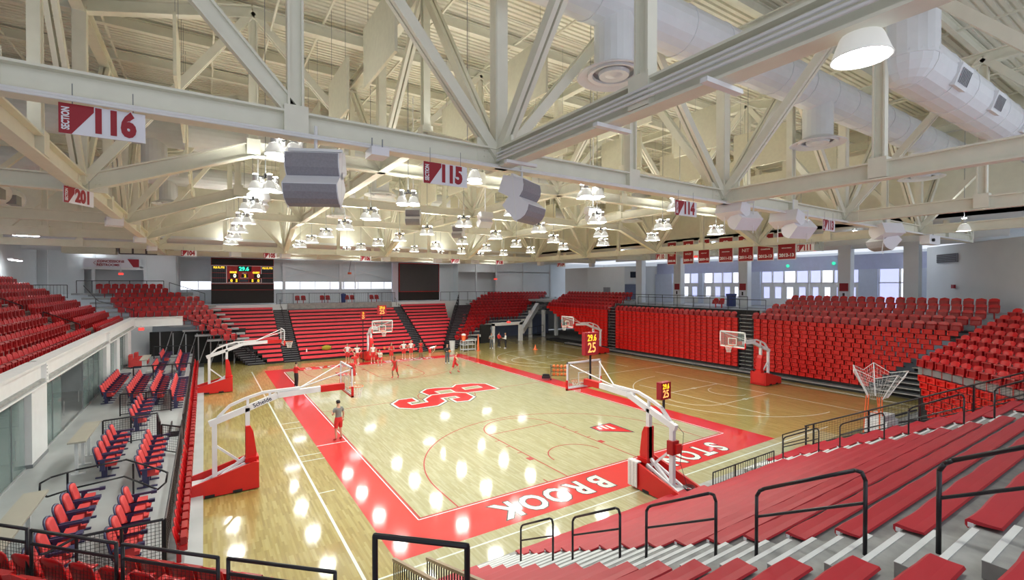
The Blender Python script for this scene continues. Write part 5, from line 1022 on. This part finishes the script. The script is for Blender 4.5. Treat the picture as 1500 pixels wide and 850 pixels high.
# ---------------------------------------------------------------- people
def seg_dist(p, a, b):
    ab = b-a; t = max(0, min(1, (p-a).dot(ab)/max(1e-9, ab.length_squared))); return (p-(a+ab*t)).length
def person(label, loc, rz, pose='stand', top='jw', bottom='jr', skin='skin1', hair='hair', long_pants=False, shoes='shoe', sleeves=False, cap=False, s=1.):
    J = dict(pel=(0, 0, .95), wai=(0, .0, 1.10), che=(0, .01, 1.30), nec=(0, 0, 1.49), he0=(0, .01, 1.58), he1=(0, .02, 1.67), he2=(0, .015, 1.76))
    for sd, nm in ((-1, 'l'), (1, 'r')):
        J['sh'+nm] = (sd*.17, 0, 1.42); J['el'+nm] = (sd*.25, -.02, 1.13); J['wr'+nm] = (sd*.26, .06, .88); J['hp'+nm] = (sd*.09, 0, .90); J['kn'+nm] = (sd*.11, .02, .50); J['an'+nm] = (sd*.13, -.02, .09); J['to'+nm] = (sd*.15, .15, .04)
    if pose == 'hips':
        for sd, nm in ((-1, 'l'), (1, 'r')): J['el'+nm] = (sd*.42, -.08, 1.17); J['wr'+nm] = (sd*.21, .05, 1.02)
    elif pose == 'hold':
        for sd, nm in ((-1, 'l'), (1, 'r')): J['el'+nm] = (sd*.25, .04, 1.14); J['wr'+nm] = (sd*.10, .27, 1.15)
    elif pose == 'read':
        J['ell'] = (-.25, .05, 1.14); J['wrl'] = (-.14, .26, 1.18)
    elif pose == 'reach':
        J['elr'] = (.26, .16, 1.22); J['wrr'] = (.22, .42, 1.18)
    elif pose in ('run', 'run2'):
        for k in ('pel', 'wai', 'che', 'nec', 'he0', 'he1', 'he2'): x, y, z = J[k]; J[k] = (x, y+(z-.95)*.25, z-.05)
        for sd, nm in ((-1, 'l'), (1, 'r')):
            f = sd if pose == 'run' else -sd
            J['sh'+nm] = (sd*.17, .11, 1.37); J['el'+nm] = (sd*.24, .11-.22*f, 1.17); J['wr'+nm] = (sd*.2, .11-.05*f+.12, 1.1+.12*f if f < 0 else 1.05); J['hp'+nm] = (sd*.09, 0, .87)
            if f > 0: J['kn'+nm] = (sd*.1, .34, .62); J['an'+nm] = (sd*.1, .25, .22); J['to'+nm] = (sd*.1, .42, .15)
            else: J['kn'+nm] = (sd*.1, -.10, .48); J['an'+nm] = (sd*.1, -.34, .16); J['to'+nm] = (sd*.1, -.22, .05)
    elif pose == 'bend':
        J.update(wai=(0, .12, 1.02), che=(0, .34, 1.08), nec=(0, .50, 1.12), he0=(0, .58, 1.12), he1=(0, .66, 1.13), he2=(0, .73, 1.15), shl=(-.17, .42, 1.08), shr=(.17, .42, 1.08), ell=(-.2, .40, .80), elr=(.2, .40, .80), wrl=(-.13, .22, .58), wrr=(.13, .22, .58), pel=(0, -.05, .95))
    elif pose == 'crouch':
        J.update(pel=(0, -.15, .70), wai=(0, -.08, .84), che=(0, .06, 1.0), nec=(0, .12, 1.17), he0=(0, .14, 1.26), he1=(0, .16, 1.34), he2=(0, .16, 1.43), shl=(-.17, .08, 1.11), shr=(.17, .08, 1.11), ell=(-.24, .22, .95), elr=(.3, .2, 1.2), wrl=(-.12, .42, 1.0), wrr=(.25, .25, 1.45), hpl=(-.1, -.12, .66), hpr=(.1, -.12, .66), knl=(-.16, .22, .50), knr=(.16, .22, .50))
    elif pose == 'lean':
        J.update(wrl=(-.3, .05, .92), wrr=(.3, .1, .92), knl=(-.16, .1, .5))
    names = list(J); P = [Vector(J[n]) for n in names]; ix = {n: i for i, n in enumerate(names)}
    R = dict(pel=.145, wai=.125, che=.15, nec=.055, he0=.068, he1=.092, he2=.07)
    for nm in 'lr': R.update({'sh'+nm: .062, 'el'+nm: .042, 'wr'+nm: .028, 'hp'+nm: .095, 'kn'+nm: .058, 'an'+nm: .038, 'to'+nm: .035})
    Eg = [('pel', 'wai'), ('wai', 'che'), ('che', 'nec'), ('nec', 'he0'), ('he0', 'he1'), ('he1', 'he2')]
    for nm in 'lr': Eg += [('che', 'sh'+nm), ('sh'+nm, 'el'+nm), ('el'+nm, 'wr'+nm), ('pel', 'hp'+nm), ('hp'+nm, 'kn'+nm), ('kn'+nm, 'an'+nm), ('an'+nm, 'to'+nm)]
    me = bpy.data.meshes.new('b'); me.from_pydata([tuple(p) for p in P], [(ix[a], ix[b]) for a, b in Eg], []); ob = bpy.data.objects.new('b', me); COL.objects.link(ob)
    sk = ob.modifiers.new('s', 'SKIN'); sk.use_smooth_shade = True
    for i, n in enumerate(names):
        d = me.skin_vertices[0].data[i]; r = R[n]; d.radius = (r, r*(.72 if n in ('pel', 'wai', 'che') else 1)); d.use_root = (n == 'pel')
    sub = ob.modifiers.new('u', 'SUBSURF'); sub.levels = 1; sub.render_levels = 1
    dg = bpy.context.evaluated_depsgraph_get(); dg.update(); bm_ = bpy.data.meshes.new_from_object(ob.evaluated_get(dg)); bpy.data.objects.remove(ob)
    V = [v.co.copy() for v in bm_.vertices]; F = [tuple(p.vertices) for p in bm_.polygons]; Nn = [v.normal.copy() for v in bm_.vertices]
    mb = MB(); mb.add(V, F)
    hd = Vector(J['he1']); fw = (Vector(J['he1'])-Vector(J['nec'])); fwd = Vector((0, 1, 0)) if pose != 'bend' else Vector((0, .3, -1)).normalized()
    mb.ball(tuple(hd+fwd*.098+Vector((0, 0, -.005))), .016, 6, 4, (.8, 1, 1.4))
    for sd in (-1, 1): mb.ball((hd.x+sd*.09, hd.y, hd.z-.005), .022, 6, 4, (.5, .9, 1.3))
    for nm, sd in (('l', -1), ('r', 1)):
        w = Vector(J['wr'+nm]); e = Vector(J['el'+nm]); d = (w-e).normalized(); r = d.cross(Vector((0, 1, .01))).normalized(); u = r.cross(d).normalized()
        mb.beam(w, w+d*.085, .075, .03, up=tuple(u))
        for k, L_ in enumerate((.065, .078, .074, .058)):
            b0 = w+d*.08+r*(.03-.02*k); b1 = b0+d*L_*.5+u*.006; b2 = b1+d*L_*.45+u*.022; mb.tube(b0, b1, .0095, 6, .009); mb.tube(b1, b2, .009, 6, .007)
        th = w+d*.02+r*(.038); mb.tube(th, th+d*.035+r*.022, .0105, 6, .01); mb.tube(th+d*.035+r*.022, th+d*.065+r*.025+u*.012, .01, 6, .008)
    t = thing('person', label, 'person', (*loc, 0) if len(loc) == 2 else loc, rz); t.scale = (s, s, s)
    b = mb.build('body', M[skin], t, world=False, smooth=True)
    bones = [(Vector(J[a]), Vector(J[c]), a, c) for a, c in Eg]
    def cls(p):
        best = min(bones, key=lambda q: seg_dist(p, q[0], q[1])); a, c = best[2], best[3]; ab = best[1]-best[0]; tt = max(0, min(1, (p-best[0]).dot(ab)/ab.length_squared)); return a, c, tt
    reg = {'top': [], 'bottom': [], 'shoe': [], 'hair': []}
    for f in F:
        c = sum((V[i] for i in f), Vector())/len(f); a, cc, tt = cls(c); k = a[:2]
        if a in ('wai', 'che') and cc not in ('nec',) or (a == 'pel' and cc == 'wai' and tt > .3) or (a == 'che' and cc == 'nec' and tt < .75) or (k == 'sh' and tt < (.95 if sleeves == 2 else .62 if sleeves else .12)) or (sleeves == 2 and k == 'el' and tt < .9): reg['top'].append(f)
        elif (a == 'pel' and tt <= .5) or (k == 'hp' and (long_pants or tt < .82)) or (long_pants and k == 'kn' and tt < .95) or a == 'pel': reg['bottom'].append(f)
        elif (k == 'an') or (k == 'kn' and tt > .93): reg['shoe'].append(f)
        if a in ('he1', 'he0') and ((c-hd).dot(fwd) < .035 or c.z > hd.z+.085) and c.z > hd.z-.06 and pose != 'bend': reg['hair'].append(f)
        elif pose == 'bend' and a in ('he1',) : reg['hair'].append(f)
    for nm, fs, off, mt in (('shirt', reg['top'], .016, top), ('shorts' if not long_pants else 'trousers', reg['bottom'], .022, bottom), ('shoes', reg['shoe'], .012, shoes), ('hair' if not cap else 'cap', reg['hair'], .014, hair)):
        if not fs: continue
        use = sorted({i for f in fs for i in f}); mp = {i: k for k, i in enumerate(use)}; c = MB(); c.add([V[i]+Nn[i]*off for i in use], [tuple(mp[i] for i in f) for f in fs]); c.build(nm, M[mt], t, world=False, smooth=True)
    for sd in (-1, 1):
        e = hd+fwd*.088+Vector((sd*.032, 0, .012)); MB().ball(tuple(e), .011, 6, 4).build('eye', M['blackm'], b, world=False)
    MB().beam(hd+fwd*.09+Vector((-.022, 0, -.042)), hd+fwd*.09+Vector((.022, 0, -.042)), .012, .008).build('mouth', M['cushion'], b, world=False)
    return t
person('man in grey t-shirt, red shorts and cap standing on the left sideline', (-7.95, 8.87), .35, 'read', 'jg', 'jr', 'skin1', 'jb', sleeves=1, shoes='shoer', cap=True, s=1.04)
person('person in red top and dark trousers at the far left corner of the court', (-7.77, 21.92), -PI/2+.3, 'reach', 'jr', 'jb', 'skin1', 'hair', long_pants=True, sleeves=2, s=1.0)
person('runner in red kit mid-stride on the far half of the court', (-1.01, 21.2), 2.4, 'run', 'jr', 'jr', 'skin2', 'hair', shoes='shoer')
person('runner in red kit near the far right of the court', (3.59, 20.6), -2.2, 'run2', 'jr', 'jr', 'skin1', 'hairb', shoes='shoer')
person('coach in black top and grey trousers holding a basketball', (5.19, 25.3), PI-.3, 'hold', 'jb', 'jgp', 'skin1', 'hair', long_pants=True, sleeves=2)
person('leftmost player under the far hoop in white jersey and red shorts', (-2.22, 30.5), PI-.6, 'hips', 'jw', 'jr', 'skin1', 'hair')
person('second player under the far hoop, hands on hips, white jersey', (-1.64, 29.5), PI, 'hips', 'jw', 'jr', 'skin1', 'hair')
person('player in white jersey standing beside the far hoop base', (-.35, 29.1), PI, 'stand', 'jw', 'jr', 'skin1', 'hair')
person('crouching player raising a basketball in front of the far hoop', (-.2, 27.5), PI-.5, 'crouch', 'jw', 'jr', 'skin1', 'hair')
person('player all in red right of the far hoop base', (1.35, 29.1), PI, 'hold', 'jr', 'jr', 'skin1', 'hair')
person('fair-haired player with hands on hips, white jersey, left of a pair', (2.79, 29.8), PI, 'hips', 'jw', 'jr', 'skin1', 'hairb')
person('fair-haired player in white jersey, right of a pair', (3.54, 29.9), PI, 'stand', 'jw', 'jr', 'skin1', 'hairb')
person('dark-skinned player in red beside the bending player', (4.42, 29.6), PI, 'hold', 'jr', 'jr', 'skin2', 'hair', shoes='shoer')
person('player bending over, hands on knees, at the right of the line', (5.05, 28.9), -PI/2, 'bend', 'jw', 'jr', 'skin1', 'hair')
person('person in red seen through the left side backboard', (-4.14, 21.2), PI-.4, 'stand', 'jr', 'jr', 'skin1', 'hair')
person('person in grey and red farther behind the left side backboard', (-3.17, 24.5), PI-.2, 'stand', 'jr', 'jr', 'skin1', 'hair', sleeves=1)
person('person in grey shirt leaning by the far vomitory frame', (13.6, 31.8), PI-.5, 'hold', 'jg', 'jgp', 'skin1', 'hair', sleeves=1, long_pants=True)
person('person in red jacket standing in the far vomitory', (14.75, 32.1), -1.4, 'hold', 'jr', 'jb', 'skin1', 'hair', long_pants=True, sleeves=2)
person('person in light grey top standing in the far vomitory', (14.95, 31.0), 1.2, 'hold', 'jw', 'jb', 'skin1', 'hairb', long_pants=True, sleeves=2)
# ---------------------------------------------------------------- floor things
def ball(label, loc, r=.12, group='basketballs'):
    t = thing('basketball', label, 'ball', loc, 0, group); MB().ball((0, 0, 0), r, 14, 10).build('ball', M['orange'], t, world=False, smooth=True)
    sm = MB()
    for k in range(20):
        a0, a1 = 2*PI*k/20, 2*PI*(k+1)/20; R_ = r+.0005
        sm.tube((R_*math.cos(a0), R_*math.sin(a0), 0), (R_*math.cos(a1), R_*math.sin(a1), 0), .003, 3, cap=False); sm.tube((R_*math.cos(a0), 0, R_*math.sin(a0)), (R_*math.cos(a1), 0, R_*math.sin(a1)), .003, 3, cap=False)
    sm.build('seam', M['blackm'], t, world=False)
ball('orange basketball held by the coach in black', (5.25, 24.94, 1.16)); ball('orange basketball held up by the crouching player', (.1, 27.2, 1.55)); ball('orange basketball under the base of the right side hoop', (19.72, 5.0, .12))
t = thing('ball_rack', 'black wheeled ball rack beside the right sideline', 'ball rack', (9.05, 14.1, 0), -.7)
for z in (.32, .62, .92): MB().tube((-.62, -.09, z), (.62, -.09, z), .012).tube((-.62, .09, z), (.62, .09, z), .012).build('shelf_rail', M['black'], t, world=False)
for s in (-.64, .64): MB().box(s-.02, -.16, .08, s+.02, .16, 1.12).build('end_frame', M['navy'], t, world=False); MB().tube((s, -.14, .05), (s, -.1, .05), .05, 10).tube((s, .1, .05), (s, .14, .05), .05, 10).build('wheel', M['blackm'], t, world=False)
MB().box(-1.3, -.2, .12, -.7, .2, .3).box(-1.25, -.15, .3, -.75, .15, .42).build('tray', M['black'], t, world=False)
mtx = LM(t)
for q, z in enumerate((.32, .62, .92)):
    for k in range(4):
        p = mtx @ Vector((-.42+.28*k, 0, z+.115)); ball('orange basketball on the rack, %s shelf, %s from the left' % (('bottom', 'middle', 'top')[q], ordw(k+1)), tuple(p), .12, 'balls on the rack')
def cone(label, x, y, h, r):
    t = thing('traffic_cone', label, 'cone', (x, y, 0), 0, 'orange cones'); MB().lathe([(r, .03), (.03, h), (.001, h+.01)], n=14).build('cone', M['coneo'], t, world=False, smooth=True); MB().box(-r*1.25, -r*1.25, 0, r*1.25, r*1.25, .035).build('foot', M['coneo'], t, world=False)
cone('orange training cone on the floor near the far right passage', 17.2, 28.5, .55, .16); cone('tall orange cone by the far vomitory cart', 11.55, 31.1, 1.75, .13)
t = thing('waste_bin', 'grey round bin at the foot of the far stairs', 'bin', (9.4, 33.0, 0)); MB().lathe([(.26, 0), (.31, .95)], (9.4, 33.0, 0), 16, True).build('body', M['foam'], t); MB().lathe([(.32, .95), (.32, 1.0)], (9.4, 33.0, 0), 16, True).build('lid', M['foam'], t)
t = thing('drinks_cart', 'white framed cart with an orange drinks cooler', 'cart', (10.6, 31.9, 0))
for z in (.12, .62, 1.05): MB().box(10.0, 31.6, z, 11.5, 32.3, z+.05).build('shelf', M['foam'], t)
for x in (10.02, 10.6, 11.48):
    for y in (31.62, 32.28): MB().box(x-.025, y-.025, 0, x+.025, y+.025, 1.05).build('leg', M['foam'], t)
t = thing('drinks_cooler', 'orange drinks cooler with a white lid on the cart', 'cooler', (10.25, 31.95, 1.1)); MB().lathe([(.2, 0), (.23, .55)], (10.25, 31.95, 1.1), 14, True).build('body', M['coneo'], t); MB().lathe([(.24, .55), (.24, .68), (.08, .74)], (10.25, 31.95, 1.1), 14, True).build('lid', M['white'], t)
t = thing('gym_bag', 'mustard yellow bag lying on the far bench bleachers', 'bag', (-3.2, 34.5, .75)); MB().ball((-3.2, 34.55, 1.0), .42, 12, 8, (1.1, .5, .62)).build('bag', M['mustard'], t, smooth=True); MB().tube((-3.4, 34.5, 1.22), (-3.0, 34.5, 1.22), .02).build('strap', M['mustard'], t)
t = thing('bottle', 'white bottle standing on the far bench bleachers', 'bottle', (-5.2, 34.4, .75)); MB().lathe([(.06, 0), (.06, .22), (.03, .28), (.03, .33)], (-5.0, 34.45, .75), 10, True).build('bottle', M['white'], t); MB().lathe([(.033, .33), (.033, .37)], (-5.0, 34.45, .75), 10, True).build('cap', M['sb_red'], t)
# shooting machine behind the mesh fence
t = thing('shooting_machine', 'basketball shooting machine with a tall funnel net and white housing', 'machine', (13.6, -4.1, 0), 0)
c0 = Vector((13.6, -4.1, 0)); mb = MB()
import itertools
tops = [(-.9, .6, 3.1), (0, 1.0, 3.15), (.95, .5, 3.25), (.9, -.9, 3.05), (-.5, -.95, 3.0)]; bots = [(-.35, .25, 1.75), (0, .35, 1.75), (.35, .2, 1.75), (.3, -.3, 1.75), (-.25, -.3, 1.75)]
for a, b in zip(tops, bots): MB().tube(c0+Vector(a), c0+Vector(b), .022).build('net_pole', M['frame_w'], t)
n = len(tops)
for k in range(n):
    A, B = Vector(tops[k]), Vector(tops[(k+1) % n]); C, D = Vector(bots[k]), Vector(bots[(k+1) % n]); mid = (A+B)/2-Vector((0, 0, .3))
    MB().tube(c0+A, c0+mid, .012).tube(c0+mid, c0+B, .012).build('net_edge', M['net'], t)
    for i in range(1, 9):
        u = i/9; top = A.lerp(mid, u*2) if u < .5 else mid.lerp(B, u*2-1); mb.tube(c0+top, c0+C.lerp(D, u), .004, 3, cap=False)
    for j in range(1, 8): v_ = j/8; mb.tube(c0+A.lerp(C, v_)-Vector((0, 0, .0)), c0+((A+B)/2-Vector((0,0,.3))).lerp((C+D)/2, v_), .004, 3, cap=False); mb.tube(c0+((A+B)/2-Vector((0,0,.3))).lerp((C+D)/2, v_), c0+B.lerp(D, v_), .004, 3, cap=False)
tag(mb.build('funnel_net', M['net'], t), kind='stuff')
for a in ((-.55, .35), (-.2, .35), (-.55, -.3), (-.2, -.3)): MB().tube(c0+Vector((a[0], a[1], .05)), c0+Vector((a[0]*.8, a[1]*.8, 1.85)), .028).build('leg', M['coneo'], t)
MB().tube(c0+Vector((-.4, .3, 1.1)), c0+Vector((-.4, -.3, 1.1)), .02).tube(c0+Vector((.2, 0, .9)), c0+Vector((.0, 0, 1.75)), .03).build('brace', M['coneo'], t)
hs = MB().box(13.25, -4.6, .1, 14.6, -3.7, .72).build('housing', M['white'], t); MB().prism([(13.3, -4.5), (14.5, -4.5), (14.3, -3.8), (13.5, -3.8)], .72, .95).build('hopper_cover', M['foam'], t)
MB().tube((14.62, -4.15, .42), (14.68, -4.15, .42), .26, 16).build('fan_port', M['blackm'], hs); MB().ball((13.9, -4.61, .42), .10, 10, 6, (1, .1, 1)).build('round_badge', M['coneo'], hs); MB().box(13.35, -4.615, .25, 13.75, -4.605, .3).box(13.35, -4.615, .38, 13.7, -4.605, .42).build('print_stripe', M['paint_navy'], hs)
MB().beam((14.7, -4.2, .35), (16.6, -4.7, .35), .08, .08).beam((14.7, -3.9, .5), (15.9, -4.9, 1.0), .06, .06).build('feed_arm', M['black'], t)
# ---------------------------------------------------------------- turn the seat registry into objects
vis = [(depth(s[0], s[1]), i) for i, s in enumerate(SEATS) if inview(s[0], s[1], s[2]+.5)]
vis.sort(); keep = [i for d, i in vis[:300]]; near = set(i for d, i in vis[:95]); ks = set(keep)
down_pan = MB().add(*grid_shell(lambda u, v: ((u-.5)*.44, .0+.44*v, .42+.03*(2*u-1)**2+.02*v), 5, 4, .0))
down_pan.v = [(x, y, z-(.035 if i >= len(down_pan.v)//2 else 0)) for i, (x, y, z) in enumerate(down_pan.v)]; down_me = down_pan.mesh('seat_pan', M['seat'], True)
for i in keep:
    x, y, z, r, kind, lab, grp = SEATS[i]
    if i in near and kind != 'f':
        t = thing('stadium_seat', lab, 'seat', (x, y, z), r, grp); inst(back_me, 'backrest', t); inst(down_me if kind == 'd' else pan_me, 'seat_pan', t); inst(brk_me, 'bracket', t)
    else:
        o = inst(fold_me if kind == 'f' else one_me, 'stadium_seat', None, (x, y, z), (0, 0, r)); tag(o, lab, 'seat', grp)
bigv = []; bigf = []; bigm = []
for i, (x, y, z, r, kind, lab, grp) in enumerate(SEATS):
    if i in ks: continue
    src = fold_mb if kind == 'f' else lo_mb; c, s_ = math.cos(r), math.sin(r); o = len(bigv)
    bigv += [(x+c*a-s_*b, y+s_*a+c*b, z+h) for a, b, h in src.v]; bigf += [tuple(q+o for q in f) for f in src.f]; bigm += [0]*len(src.f) if kind == 'f' else [1]*nb2+[2]*(len(src.f)-nb2)
mb = MB(); mb.v = bigv; mb.f = bigf; o = mb.build('stadium_seats', M['seat_d']); o.data.materials.append(M['seat']); o.data.materials.append(M['seat_p']); o.data.polygons.foreach_set('material_index', bigm); tag(o, 'all the farther red stadium seats beyond the nearest three hundred', 'seats', kind='stuff')
print('SEATS', len(SEATS), 'in view', len(vis), 'verts', len(bigv))
